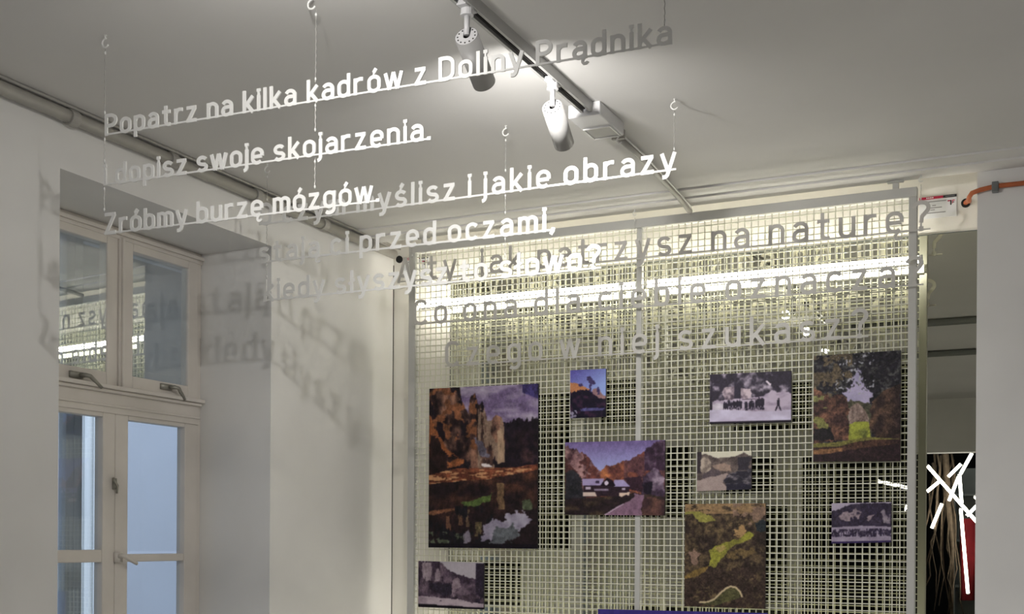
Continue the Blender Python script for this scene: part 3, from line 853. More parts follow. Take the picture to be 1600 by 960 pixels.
def finish(p, seed, tex=0.5, streak=0.5, blur=2, sat=0.85, dark=1.0):
    c = p.c
    for _ in range(blur):
        q = np.pad(c, ((1, 1), (1, 1), (0, 0)), 'edge')
        c = (q[:-2, 1:-1] + q[2:, 1:-1] + q[1:-1, :-2] + q[1:-1, 2:] + 2 * c) / 6
    g = c.mean(-1, keepdims=True)
    c = g + (c - g) * sat
    t = (p.n(22, seed) - .5) * .5 + (p.n(48, seed + 3, 1, streak) - .5) * .7 + (p.n(90, seed + 7) - .5) * .5
    lum = np.clip(g[..., 0] / 150, .25, 1)
    flat = np.clip(1.0 - lum, .06, .8)            # skies and snow stay smooth
    c = c * (1 + tex * 2.2 * (t * flat))[..., None] * dark
    p.c = np.clip(c, 2, 255)
    return p
def con(t, lo, hi): return np.clip((t - lo) / (hi - lo), 0, 1)

def pic_rocks():
    p = Pic(170 / 252, 150); x, y = p.x, p.y; A = np.ones_like(x, bool)
    p.put(A, (92, 74, 112), (170, 160, 176), con(p.n(4, 1, 1, 2.2), .38, .68) * .8 + .15 * y)
    p.put(A & (x > .86) & (y < .05 + (x - .86) * .3), (44, 36, 84))
    forest = below(x, y, [(0, .3), (.6, .24), (.72, .225), (.85, .21), (1, .215)], .05, 4, 60)
    p.put(forest, (22, 14, 24), (70, 42, 42), con(p.n(16, 6), .4, .75) * con(y, .24, .5))
    sky = [(0, -.1), (.27, -.1), (.30, .06), (.345, .14), (.37, .17), (.385, .06), (.43, .04), (.465, .11), (.50, .10), (.53, .17), (.545, .22), (.60, .20), (.63, .185), (.68, .21), (.70, .26), (.71, .47), (1, .52)]
    rock = below(x, y, sky, .03, 9, 40)
    st = p.n(7, 11, 1.0, .45) * .6 + p.n(26, 12, 1, .5) * .4
    rock &= (x < .72)
    p.put(rock, (24, 14, 18), (142, 96, 74), con(st, .40, .72))
    p.put(rock & (p.n(11, 14) > .60) & (x < .45), (140, 80, 48), (86, 50, 30), p.n(30, 15))
    p.put(rock & (x > .46) & (p.n(10, 21, 1.6, .3) > .50), (150, 122, 100), (96, 74, 62), p.n(30, 22))
    p.put(rock & (p.n(9, 17, 1, .6) > .60), (22, 14, 22))
    p.put(p.poly([(.0, .17), (.10, .30), (.20, .40), (.33, .46), (.30, .50), (.10, .52), (.0, .40)], .05, 31) & (p.n(20, 32) > .36), (156, 84, 40), (104, 54, 28), p.n(26, 33))
    p.put(p.poly([(0, .28), (.07, .31), (.17, .45), (.19, .52), (0, .54)], .05, 34), (20, 12, 16), (48, 26, 22), p.n(16, 35))
    p.put(p.poly([(.43, .31), (.50, .34), (.57, .42), (.55, .46), (.47, .42)], .05, 36), (112, 108, 128), (58, 50, 64), p.n(28, 37))
    p.put(p.poly([(.64, .28), (.695, .26), (.70, .47), (.64, .48)], .02, 40), (168, 138, 108), (120, 92, 70), p.n(24, 41, 2, .4))
    p.put(p.poly([(.49, .475), (.56, .48), (.60, .50), (.50, .497)], .01, 42), (196, 186, 186))
    land = below(x, y, [(0, .545), (.15, .52), (.28, .505), (.6, .505), (.8, .505), (1, .485)], .01, 44, 20)
    p.put(land, (120, 60, 36), (80, 36, 24), con(p.n(10, 45, 1, 4), .35, .65))
    p.put(land & (p.n(12, 46, 1, 5) > .58), (176, 122, 78))
    wat = below(x, y, [(0, .60), (.3, .585), (.55, .575), (.75, .55), (.9, .535), (1, .52)], .008, 47, 20)
    p.put(wat, (26, 16, 20), (72, 40, 28), con(p.n(8, 48, .8, 1.2), .4, .7) * con(y, .95, .55))
    p.put(wat & p.poly([(.3, .72), (.42, .70), (.55, .68), (.60, .66), (.58, .70), (.48, .735), (.35, .745)], .04, 50), (86, 110, 44), (50, 66, 30), p.n(20, 51))
    p.put(wat & p.poly([(.02, .77), (.3, .745), (.3, .765), (.0, .80)], .03, 52), (110, 66, 44))
    for (cx, wd, y0, y1, c) in ((.67, .03, .60, .76, (140, 108, 66)), (.30, .02, .78, .86, (122, 82, 56)), (.37, .016, .76, .87, (110, 92, 66)), (.18, .022, .80, .89, (118, 70, 50)), (.47, .03, .84, .93, (84, 78, 46))):
        p.put(wat & (np.abs(x - cx + (p.n(10, 60) - .5) * .05) < wd) & (y > y0) & (y < y1), c, (70, 48, 36), p.n(20, 61))
    p.put(wat & (y > .74) & (x < .6) & (p.n(9, 63, 1.6, .7) > .52), (18, 16, 22))
    cl = p.poly([(.53, .85), (.60, .82), (.66, .84), (.72, .80), (.82, .775), (.93, .80), (.92, .85), (.84, .88), (.74, .90), (.60, .93), (.52, .97)], .10, 64)
    p.put(cl, (108, 100, 122), (156, 150, 168), con(p.n(9, 65), .3, .7))
    p.put(p.poly([(.62, .89), (.80, .87), (.84, .93), (.70, .98), (.58, .98)], .08, 66), (62, 66, 70), (96, 100, 108), p.n(22, 67))
    p.put(p.poly([(.33, .90), (.38, .88), (.40, .97), (.33, .98)], .05, 68), (110, 102, 116))
    p.put((y > .90) & (x < .34) & (p.n(26, 69) > .62), (66, 74, 56))
    p.put(p.poly([(.86, .72), (.94, .70), (.95, .76), (.88, .77)], .05, 70), (64, 72, 50))
    p.put(y > .975, (14, 8, 18))
    return p
def pic_tree():
    p = Pic(56 / 76, 60); x, y = p.x, p.y; A = np.ones_like(x, bool)
    p.put(A, (70, 66, 132), (112, 130, 182), con(x * .5 + y, .1, .8))
    p.put(below(x, y, [(0, .26), (.2, .27), (.24, .31), (.42, .36), (.5, .40)], .04, 2, 30) & (x < .55), (168, 108, 62), (120, 78, 60), p.n(10, 3))
    p.put(below(x, y, [(0, .6), (.58, .48), (.66, .42), (.78, .40), (.9, .52), (1, .58)], .05, 5, 30), (150, 112, 104), (100, 74, 84), p.n(10, 6))
    for poly in ([(.47, .14), (.56, .13), (.66, .22), (.72, .30), (.66, .33), (.60, .32), (.59, .45), (.64, .50), (.44, .50), (.54, .42), (.55, .30), (.49, .24)], [(.74, .40), (.80, .37), (.84, .42), (.83, .52), (.77, .52)], [(.22, .30), (.32, .29), (.36, .35), (.28, .36)]):
        p.put(p.poly(poly, .06, 8), (34, 26, 56), (62, 52, 96), p.n(18, 9))
    p.put(below(x, y, [(0, .46), (.3, .43), (.45, .42), (.6, .48), (.72, .56), (.8, .60), (1, .61)], .06, 11, 24), (14, 10, 26), (46, 24, 46), con(p.n(9, 12), .45, .75))
    p.put(p.poly([(.28, .82), (.45, .80), (.75, .81), (.98, .82), (.9, .87), (.5, .86), (.3, .86)], .04, 14), (78, 78, 128), (40, 34, 70), p.n(12, 15))
    p.put((y > .84) & (x < .2) & (p.n(14, 16) > .55), (110, 104, 126))
    return p
def pic_house():
    p = Pic(156 / 114, 150); x, y = p.x, p.y; A = np.ones_like(x, bool)
    p.put(A, (98, 80, 134), (124, 128, 176), con(y, .0, .38))
    l = below(x, y, [(0, .06), (.03, .05), (.07, .10), (.11, .08), (.15, .14), (.2, .16), (.26, .25), (.3, .33), (.36, .40), (.40, .47), (.44, .60)], .05, 2, 40) & (x < .46)
    p.put(l, (54, 30, 38), (150, 112, 110), con(p.n(7, 3, 1.3, .5) * .6 + p.n(30, 4) * .4, .36, .66))
    p.put(l & (p.n(10, 5) > .58), (64, 34, 34))
    p.put(l & (x > .22) & (p.n(14, 6) > .42), (110, 58, 48), (70, 36, 38), p.n(24, 7))
    r = below(x, y, [(.37, .40), (.42, .345), (.5, .33), (.56, .29), (.66, .25), (.74, .19), (.82, .12), (.88, .05), (.92, .02), (1, .0)], .05, 8, 50) & (x > .36)
    p.put(r, (84, 42, 38), (186, 108, 58), con(p.n(12, 9), .3, .7) * con(x, .95, .45))
    p.put(r & (x > .60) & (p.n(9, 10) > .47), (60, 32, 42), (96, 58, 54), p.n(24, 11))
    p.put(r & (x > .8) & (y < .4), (44, 26, 44), (92, 70, 92), con(p.n(22, 12), .45, .8))
    p.put(p.poly([(.78, .62), (.80, .50), (.84, .42), (.88, .36), (.93, .38), (.97, .46), (1, .50), (1, .80), (.9, .76), (.78, .72)], .06, 13), (54, 38, 58), (136, 118, 136), con(p.n(13, 14), .42, .75))
    p.put(p.poly([(.58, .5), (.76, .48), (.78, .70), (.66, .66)], .08, 15), (42, 22, 34))
    p.put(p.poly([(.80, .56), (.88, .55), (.88, .72), (.79, .70)], .05, 16), (22, 14, 28))
    p.put(p.poly([(0, .42), (.08, .39), (.14, .44), (.17, .56), (.20, .80), (0, .9)], .06, 17), (22, 22, 30), (40, 38, 42), p.n(20, 18))
    lo = below(x, y, [(0, .78), (.3, .76), (.6, .72), (.72, .70), (1, .76)], .03, 19, 20)
    p.put(lo, (30, 20, 24), (60, 46, 34), con(p.n(9, 20, 1, 2), .4, .7))
    p.put(inpoly(x, y, [(.19, .60), (.65, .60), (.66, .74), (.20, .75)]), (26, 16, 28), (44, 26, 34), p.n(20, 21))
    p.put(inpoly(x, y, [(.18, .50), (.40, .505), (.38, .60), (.18, .60)]), (150, 138, 176), (118, 104, 146), p.n(14, 22))
    p.put(inpoly(x, y, [(.50, .52), (.60, .525), (.665, .615), (.50, .612)]), (150, 140, 182), (118, 106, 150), p.n(14, 23))
    p.put(inpoly(x, y, [(.36, .60), (.43, .49), (.49, .53), (.52, .61)]), (20, 10, 20))
    p.put(((x - .425) / .022) ** 2 + ((y - .565) / .03) ** 2 < 1, (176, 164, 182))
    p.put(((x - .335) / .02) ** 2 + ((y - .55) / .022) ** 2 < 1, (40, 28, 50))
    for a in ((.215, .615, .265, .655), (.58, .635, .615, .665)):
        p.put((x > a[0]) & (x < a[2]) & (y > a[1]) & (y < a[3]), (156, 142, 160))
    p.put((x > .30) & (x < .45) & (y > .645) & (y < .67), (110, 96, 116))
    p.put(inpoly(x, y, [(.19, .685), (.31, .69), (.33, .745), (.19, .74)]), (178, 158, 148))
    p.put(inpoly(x, y, [(.55, .70), (.66, .69), (.65, .735), (.62, .725), (.58, .75), (.555, .745)]), (188, 164, 146))
    p.put(p.poly([(.40, 1.0), (.52, .90), (.66, .80), (.71, .75), (.70, .71), (.80, .73), (.79, .82), (.77, .92), (.80, 1.0)], .015, 24), (104, 74, 98), (126, 94, 114), p.n(12, 25))
    p.put(p.poly([(.40, 1.0), (.52, .895), (.60, .84), (.60, .85), (.53, .905), (.42, 1.0)], 0), (168, 144, 166))
    p.put(p.poly([(.79, .80), (.84, .75), (1, .80), (1, 1), (.78, 1)], .03, 26), (50, 30, 34), (84, 54, 46), con(p.n(10, 27), .4, .7))
    return p
def pic_group():
    p = Pic(128 / 78, 124); x, y = p.x, p.y; A = np.ones_like(x, bool)
    p.put(A, (36, 30, 44), (150, 138, 156), con(p.n(11, 2), .52, .80))
    p.put(p.poly([(.16, .30), (.30, .26), (.50, .33), (.52, .56), (.18, .58)], .08, 3), (66, 52, 66), (164, 146, 156), con(p.n(14, 4), .38, .66))
    p.put((x > .31) & (x < .39) & (y > .2) & (y < .62) & (p.n(10, 5) > .3), (34, 28, 44))
    p.put(inpoly(x, y, [(.70, .16), (.76, .24), (.75, .28), (.69, .19)]), (182, 170, 182))
    sn = below(x, y, [(0, .56), (.15, .53), (.35, .52), (.55, .50), (.66, .48), (.72, .42), (.76, .36), (.85, .42), (.92, .40), (1, .44)], .06, 6, 20)
    p.put(sn, (150, 136, 156), (122, 108, 130), con(p.n(9, 7, 1, 2), .4, .7))
    p.put(below(x, y, [(0, .71), (.3, .73), (.6, .78), (1, .76)]), (164, 158, 182), (146, 136, 160), con(p.n(5, 8, 1, 2), .3, .7))
    p.put(p.poly([(.03, .62), (.10, .58), (.17, .60), (.18, .70), (.05, .72)], .02, 9), (186, 178, 190), (120, 112, 128), p.n(20, 10))
    rng = random.Random(5)
    xs = [.185, .21, .24, .27, .30, .315, .345, .375, .395, .445, .46, .50, .52, .545, .575, .60, .615, .645, .66]
    for k, cx in enumerate(xs):
        t0 = .57 + rng.uniform(-.02, .03) - (.03 if cx > .6 else 0)
        b0 = .70 + cx * .06 + rng.uniform(-.015, .02)
        w_ = .013 + rng.uniform(0, .006)
        body = (np.abs(x - cx) < w_ * (1 - .3 * con(y, t0, b0))) & (y > t0) & (y < (t0 + b0) / 2 + .02)
        legs = (np.abs(np.abs(x - cx) - w_ * .6 * con(y, t0, b0)) < .005) & (y > (t0 + b0) / 2) & (y < b0)
        hd = ((x - cx) / .008) ** 2 + ((y - t0 + .012) / .014) ** 2 < 1
        p.put(body | legs | hd, (26, 20, 36))
    p.put((np.abs(y - .525) < .006) & (x > .40) & (x < .66), (62, 48, 62))
    cx = .845
    p.put((np.abs(x - cx) < .018) & (y > .56) & (y < .68), (24, 18, 32))
    p.put((np.abs(np.abs(x - cx) - .035 * con(y, .64, .78)) < .009) & (y > .66) & (y < .78), (24, 18, 32))
    p.put(((x - cx - .005) / .010) ** 2 + ((y - .54) / .018) ** 2 < 1, (30, 22, 36))
    p.put(y > .965 - .01 * x, (16, 8, 22))
    p.put((x < .03) & (y > .5) & (y < .72), (30, 24, 36))
    return p
def pic_arch():
    p = Pic(138 / 170, 140); x, y = p.x, p.y; A = np.ones_like(x, bool)
    p.put(A, (26, 24, 32), (84, 84, 80), con(p.n(14, 2) * .5 + p.n(34, 3) * .5, .48, .74))
    p.put((x < .45) & (y < .48) & (p.n(12, 4) > .50), (104, 88, 60), (62, 54, 48), p.n(30, 5))
    skym = p.poly([(.33, .36), (.42, .30), (.46, .22), (.50, .14), (.56, .15), (.58, .26), (.62, .34), (.70, .38), (.67, .43), (.62, .47), (.45, .47), (.40, .42)], .10, 6, 14)
    p.put(skym, (128, 122, 158), (160, 150, 184), con(p.n(5, 7), .3, .7))
    p.put(skym & (p.n(30, 8) > .62) & (y < .36), (60, 58, 66))
    p.put((y < .4) & (p.n(26, 9) > .68) & (np.abs(x - .48) < .22), (150, 150, 160))
    p.put(below(x, y, [(.38, .46), (.44, .43), (.50, .44), (.6, .46), (.66, .48), (.68, .5)], .03, 10, 30) & (x > .38) & (x < .68), (54, 54, 44), (84, 80, 58), p.n(26, 11))
    p.put(p.poly([(.40, .56), (.44, .48), (.52, .47), (.60, .53), (.64, .60), (.64, .66), (.42, .66)], .03, 12), (150, 128, 118), (92, 74, 68), con(p.n(14, 13, 1.4, .7), .35, .7))
    p.put(p.poly([(.42, .65), (.52, .63), (.64, .64), (.66, .76), (.68, .80), (.40, .82)], .03, 14), (142, 148, 44), (92, 98, 40), con(p.n(10, 15), .45, .75))
    L = p.poly([(0, .30), (.1, .34), (.2, .40), (.33, .36), (.40, .42), (.42, .52), (.40, .60), (.42, .68), (.41, .80), (.34, .81), (0, .82)], .05, 16)
    p.put(L, (54, 34, 32), (120, 78, 58), con(p.n(9, 17, 1, 1.4), .36, .70))
    R = p.poly([(.66, .52), (.70, .42), (.80, .37), (1, .30), (1, .84), (.72, .80), (.66, .70)], .05, 18)
    p.put(R, (40, 28, 28), (104, 74, 54), con(p.n(9, 19), .38, .72) * con(x, 1.05, .7))
    p.put(p.poly([(0, .68), (.2, .68), (.26, .80), (0, .80)], .05, 20), (26, 22, 26))
    p.put(p.poly([(0, .56), (.07, .58), (.17, .64), (.16, .69), (.06, .67), (0, .62)], .07, 21), (142, 138, 66), (80, 82, 44), p.n(24, 22))
    p.put((x < .35) & (y > .38) & (y < .50) & (p.n(14, 23) > .58), (112, 112, 62))
    p.put(below(x, y, [(0, .83), (.25, .82), (.45, .80), (.6, .78), (.7, .78), (1, .80)]), (118, 114, 46), (84, 78, 40), p.n(8, 24, 1, 4))
    p.put(below(x, y, [(0, .865), (.3, .86), (.5, .82), (.7, .80), (1, .80)]), (70, 44, 34), (48, 30, 30), con(p.n(7, 25, 1, 3), .35, .7))
    p.put(below(x, y, [(0, .89), (.2, .88), (.34, .87)]) & (x < .34) & (y < .93), (150, 104, 60), (96, 62, 42), p.n(8, 26, 1, 3))
    p.put(below(x, y, [(0, .94), (.3, .91), (.6, .87), (1, .85)], .02, 27, 10), (30, 18, 24), (46, 28, 30), p.n(8, 28, 1, 3))
    return p
def pic_valley():
    p = Pic(85 / 59, 84); x, y = p.x, p.y; A = np.ones_like(x, bool)
    p.put(A, (168, 164, 146))
    p.put(below(x, y, [(0, .05), (.2, .06), (.26, .10), (.35, .17), (.5, .16), (.7, .14), (.8, .08), (.88, .04), (.95, .12), (1, .12)], .04, 2, 20), (60, 50, 50), (96, 84, 78), con(p.n(9, 3), .4, .7))
    p.put((x > .75) & (y > .15) & (y < .5) & (p.n(7, 4) > .4), (38, 34, 42))
    p.put(p.poly([(.28, .36), (.5, .30), (.62, .36), (.64, .5), (.4, .52)], .05, 5), (136, 112, 98), (104, 88, 80), p.n(10, 6))
    p.put((x < .08) & (y < .55), (42, 34, 40))
    p.put(p.poly([(.06, .22), (.13, .12), (.2, .15), (.26, .28), (.27, .48), (.2, .54), (.07, .52)], .05, 7), (146, 132, 118), (92, 80, 74), con(p.n(12, 8), .36, .68))
    p.put(p.poly([(.10, .58), (.28, .44), (.42, .50), (.45, .62), (.25, .68), (.08, .66)], .08, 9), (52, 44, 52), (84, 72, 72), p.n(14, 10))
    p.put(p.poly([(0, .74), (.2, .66), (.38, .62), (.55, .56), (.60, .60), (.50, .72), (.48, .80), (.55, .90), (.58, 1), (0, 1)], .03, 11), (138, 122, 118), (120, 104, 100), p.n(6, 12))
    p.put(p.poly([(.5, .75), (.6, .58), (.75, .52), (1, .5), (1, 1), (.6, 1), (.55, .88)], .06, 13), (30, 28, 38), (104, 96, 102), con(p.n(10, 14, 1, 2.4), .45, .75))
    p.put((x > .55) & (y > .84) & (p.n(12, 15) > .35), (28, 26, 40))
    return p
def pic_gorge():
    p = Pic(101 / 72, 100); x, y = p.x, p.y; A = np.ones_like(x, bool)
    p.put(A, (140, 132, 142), (150, 146, 150), y)
    hill = below(x, y, [(0, .0), (.3, .0), (.36, .02), (.42, .12), (.5, .20), (.6, .27), (.68, .30), (.70, .26), (.72, .31), (.86, .34), (1, .35)], .05, 2, 40)
    p.put(hill, (44, 32, 46), (96, 78, 92), con(p.n(9, 3, 1.2, .8), .42, .74))
    p.put(hill & p.poly([(.04, .04), (.2, .02), (.28, .12), (.36, .22), (.34, .42), (.2, .42), (.08, .44)], .08, 4) & (p.n(8, 5, 1.6, .5) > .42), (150, 134, 142), (88, 72, 84), p.n(24, 6, 2, .5))
    p.put(p.poly([(.52, .40), (.60, .32), (.68, .40), (.66, .52), (.58, .60), (.56, .75), (.52, .75)], .08, 7) & (p.n(12, 8, 1.6, .5) > .4), (134, 118, 128), (88, 70, 80), p.n(20, 9))
    p.put(p.poly([(.16, .48), (.5, .46), (.52, .70), (.40, .74), (.2, .62)], .06, 10), (24, 20, 34), (44, 36, 48), p.n(14, 11))
    p.put((x > .88) & (y > .02), (24, 18, 32), (46, 36, 50), p.n(12, 12))
    p.put(below(x, y, [(0, .75), (.25, .77), (.5, .79), (.62, .80), (.75, .84), (1, .88)], .03, 13, 16), (150, 134, 144), (116, 100, 112), con(p.n(6, 14, 1, 2), .4, .7))
    p.put(p.poly([(.60, .74), (.8, .70), (1, .72), (1, .86), (.8, .86)], .06, 15) & (p.n(12, 16) > .45), (60, 46, 58))
    p.put(((x - .495) / .008) ** 2 + ((y - .76) / .025) ** 2 < 1, (24, 18, 28))
    p.put(((x - .35) / .02) ** 2 + ((y - .85) / .015) ** 2 < 1, (90, 74, 88))
    p.put(below(x, y, [(0, .925), (.5, .945), (1, .96)]), (14, 8, 18))
    return p
def pic_meadow():
    p = Pic(127 / 162, 128); x, y = p.x, p.y; A = np.ones_like(x, bool)
    p.put(A, (42, 32, 28), (92, 76, 52), con(p.n(9, 2) * .55 + p.n(30, 3) * .45, .40, .70))
    p.put((y < .10) & (p.n(8, 4, 1, 3) > .38), (146, 118, 80), (104, 80, 56), p.n(14, 5, 1, 3))
    p.put((y < .2) & (x > .6) & (p.n(8, 6) > .5), (138, 110, 88), (96, 76, 66), p.n(20, 7))
    p.put(p.poly([(.0, .08), (.18, .07), (.33, .12), (.40, .165), (.33, .175), (.18, .18), (.10, .10), (.0, .10)], .03, 8), (136, 134, 58), (112, 106, 50), p.n(8, 9))
    p.put(p.poly([(.55, .20), (.68, .18), (.78, .26), (.70, .33), (.62, .29)], .06, 10) & (p.n(12, 11, .8, 2) > .42), (150, 118, 76))
    p.put(p.poly([(.30, .45), (.40, .41), (.52, .37), (.66, .34), (.76, .29), (.80, .27), (.86, .29), (.82, .335), (.72, .375), (.62, .40), (.54, .455), (.50, .50), (.44, .56), (.36, .62), (.30, .60), (.34, .52)], .035, 12), (130, 130, 44), (104, 98, 44), con(p.n(12, 13), .45, .8))
    p.put(p.poly([(.38, .42), (.48, .40), (.52, .44), (.44, .47)], .03, 14), (150, 130, 72))
    p.put(p.poly([(.0, .70), (.14, .64), (.30, .60), (.26, .66), (.14, .71), (.0, .735)], .02, 15), (122, 98, 48), (96, 76, 40), p.n(8, 16))
    p.put(p.poly([(.05, .48), (.14, .45), (.20, .48), (.16, .54), (.14, .60), (.10, .58)], .06, 17), (140, 112, 96), (92, 72, 62), p.n(18, 18))
    p.put(p.poly([(.50, .52), (.6, .45), (.85, .42), (.9, .46), (.7, .54)], .06, 19) & (p.n(9, 20) > .40), (96, 78, 48))
    p.put(p.poly([(.88, .18), (1, .15), (1, .27), (.90, .27)], .04, 21), (28, 34, 38))
    lowm = below(x, y, [(0, .74), (.3, .66), (.5, .62), (1, .62)], .04, 22, 12)
    p.put(lowm & (p.n(16, 23) > .46), (40, 30, 28), (66, 50, 40), p.n(30, 24))
    p.put(p.poly([(.20, .965), (.36, .94), (.46, .87), (.54, .82), (.62, .80), (.70, .85), (.70, .90), (.58, .93), (.44, .97), (.3, .985)], .02, 25), (80, 78, 44), (62, 60, 40), p.n(10, 26))
    cv = [(.20, .955), (.30, .95), (.38, .92), (.45, .865), (.52, .815), (.58, .795), (.65, .805), (.70, .85), (.72, .89)]
    d = np.full_like(x, 9.0)
    for (a, b) in zip(cv[:-1], cv[1:]):
        ux, uy = b[0] - a[0], b[1] - a[1]
        t = np.clip(((x - a[0]) * ux + (y - a[1]) * uy) / (ux * ux + uy * uy), 0, 1)
        d = np.minimum(d, np.hypot(x - a[0] - t * ux, (y - a[1] - t * uy) * 1.25))
    p.put(d < .011, (178, 160, 124))
    return p
def pic_cliff():
    p = Pic(93 / 63, 92); x, y = p.x, p.y; A = np.ones_like(x, bool)
    p.put(A, (140, 130, 150))
    hill = below(x, y, [(0, .20), (.1, .17), (.2, .10), (.35, .04), (.55, .01), (.8, .02), (1, .03)], .05, 2, 30)
    p.put(hill, (26, 20, 40), (54, 44, 62), p.n(10, 3))
    p.put(p.poly([(.12, .34), (.25, .20), (.40, .13), (.50, .25), (.46, .40), (.3, .44), (.16, .42)], .10, 4) & (p.n(9, 5) > .42), (150, 132, 136), (92, 78, 90), p.n(20, 6))
    p.put(p.poly([(.56, .32), (.70, .30), (.68, .44), (.56, .46)], .10, 7) & (p.n(11, 8) > .5), (120, 104, 112))
    p.put(p.poly([(.84, .20), (.88, .16), (.92, .34), (.97, .30), (.98, .54), (.86, .52)], .06, 9) & (p.n(10, 10, 2, .5) > .4), (142, 130, 138), (80, 70, 88), p.n(14, 11))
    p.put(below(x, y, [(0, .60), (.5, .57), (1, .61)]), (140, 130, 150), (112, 100, 120), p.n(6, 12, 1, 3))
    pe = (y > .64 + .02 * p.n(14, 13)) & (y < .78 + .08 * p.n(20, 14) + .03 * x) & (p.n(30, 15, 1.6, .6) > .40)
    p.put(pe, (34, 26, 48), (92, 78, 96), con(p.n(40, 16), .5, .9))
    p.put(y > .955, (34, 22, 66))
    return p
def pic_violet():
    p = Pic(265 / 100, 60); x, y = p.x, p.y; A = np.ones_like(x, bool)
    p.put(A, (42, 30, 104), (70, 60, 140), con(y * .8 + p.n(4, 2) * .2, 0, 1))
    p.put(below(x, y, [(0, .6), (.3, .5), (.6, .65), (1, .55)], .1, 3, 12), (30, 20, 40), (70, 44, 46), p.n(10, 4))
    return p

M_PHOTO = bpy.data.materials.new('photo_print')
M_PHOTO.use_nodes = True
_b = M_PHOTO.node_tree.nodes['Principled BSDF']
_a = M_PHOTO.node_tree.nodes.new('ShaderNodeAttribute')
_a.attribute_name = 'print'
M_PHOTO.node_tree.links.new(_a.outputs['Color'], _b.inputs['Base Color'])
_b.inputs['Roughness'].default_value = 0.55
_b.inputs['Specular IOR Level'].default_value = 0.2
PHOTO_GAIN = 1.75

def photo(x0, x1, z0, z1, pic, label):
    """board with a printed front; corner heights may differ slightly left and right"""
    nx, ny = pic.nx, pic.ny
    W = x1 - x0
    root = empty('photo_board', ((x0 + x1) / 2, GY - 0.0115, min(z0)))
    tag(root, label, 'photograph', 'photographs hung on the wire grille')
    zb0, zb1 = z0; zt0, zt1 = z1; zm = min(z0)
    us = np.linspace(0, 1, nx + 1); vs = np.linspace(0, 1, ny + 1)
    U, V = np.meshgrid(us, vs)
    top = zt0 + (zt1 - zt0) * U; bot = zb0 + (zb1 - zb0) * U
    Z = top + (bot - top) * V - zm
    co = np.stack([(U - .5) * W, np.full_like(U, -0.0105), Z], -1).reshape(-1, 3)
    i = np.arange(nx)[None, :] + np.arange(ny)[:, None] * (nx + 1)
    q = np.stack([i, i + nx + 1, i + nx + 2, i + 1], -1).reshape(-1, 4)
    me = bpy.data.meshes.new('print')
    me.vertices.add(len(co)); me.vertices.foreach_set('co', co.ravel())
    me.loops.add(q.size); me.loops.foreach_set('vertex_index', q.ravel().astype(np.int32))
    me.polygons.add(len(q)); me.polygons.foreach_set('loop_start', np.arange(0, q.size, 4, dtype=np.int32))
    me.update(calc_edges=True)
    at = me.attributes.new('print', 'FLOAT_COLOR', 'FACE')
    c = np.clip(lin(pic.c) * PHOTO_GAIN, 0, .9).reshape(-1, 3)
    at.data.foreach_set('color', np.concatenate([c, np.ones((len(c), 1))], 1).ravel().astype(np.float32))
    me.materials.append(M_PHOTO)
    o = bpy.data.objects.new('print', me)
    COL.objects.link(o); o.parent = root
    b = MB()
    hw = W / 2
    n = 0
    for y in (-0.010, 0.0):
        b.v += [(-hw, y, zb0 - zm), (hw, y, zb1 - zm), (hw, y, zt1 - zm), (-hw, y, zt0 - zm)]
    b.f += [(0, 1, 2, 3), (7, 6, 5, 4), (0, 4, 5, 1), (1, 5, 6, 2), (2, 6, 7, 3), (3, 7, 4, 0)]; b.mi += [0] * 6
    b.build('backing_board', M_BLACK, root)
    return root
photo(-2.8155, -2.2428, (-0.0441, -0.0449), (0.7182, 0.7139), finish(pic_rocks(), 101, .75, .45, 1, .80, .92), 'largest photograph on the grille, brown rock spires mirrored in water')
photo(-2.0840, -1.9116, (0.5489, 0.5481), (0.7661, 0.7643), finish(pic_tree(), 111, .35, 1, 1, .9), 'small upright photograph of a dark tree against a blue sky')
photo(-2.1070, -1.6332, (0.1105, 0.1063), (0.4394, 0.4367), finish(pic_house(), 121, .6, .7, 1, .85, .95), 'photograph of a pale roofed house beside a road in autumn valley')
photo(-1.4338, -1.0854, (0.4994, 0.4950), (0.7117, 0.7090), finish(pic_group(), 131, .45, .8, 1, .8), 'old photograph of a row of people crossing snow')
photo(-0.9933, -0.6476, (0.3271, 0.3219), (0.7649, 0.7672), finish(pic_arch(), 141, .9, 1, 1, .82, .92), 'photograph of two rock pillars framed by leaves at the right post')
photo(-1.4885, -1.2508, (0.2109, 0.2164), (0.3798, 0.3791), finish(pic_valley(), 151, .45, 1.6, 1, .85), 'smallest faded photograph of a stream in a rocky valley')
photo(-2.8697, -2.5170, (-0.3315, -0.3330), (-0.1094, -0.1136), finish(pic_gorge(), 161, .7, .5, 1, .8), 'grey photograph of a cliff at the lower left of the grille')
photo(-1.5415, -1.1894, (-0.2883, -0.2886), (0.1561, 0.1563), finish(pic_meadow(), 171, .8, 1, 1, .9, .9), 'photograph of yellow meadows and a bend seen from above')
photo(-0.9166, -0.6810, (-0.0116, -0.0047), (0.1543, 0.1578), finish(pic_cliff(), 181, .6, .8, 1, .8), 'grey photograph of a crowd under a dark cliff, lower right')
photo(-1.9430, -1.1784, (-0.70, -0.70), (-0.3130, -0.3060), finish(pic_violet(), 191, .2), 'photograph with violet sky cut off by the bottom of the picture')

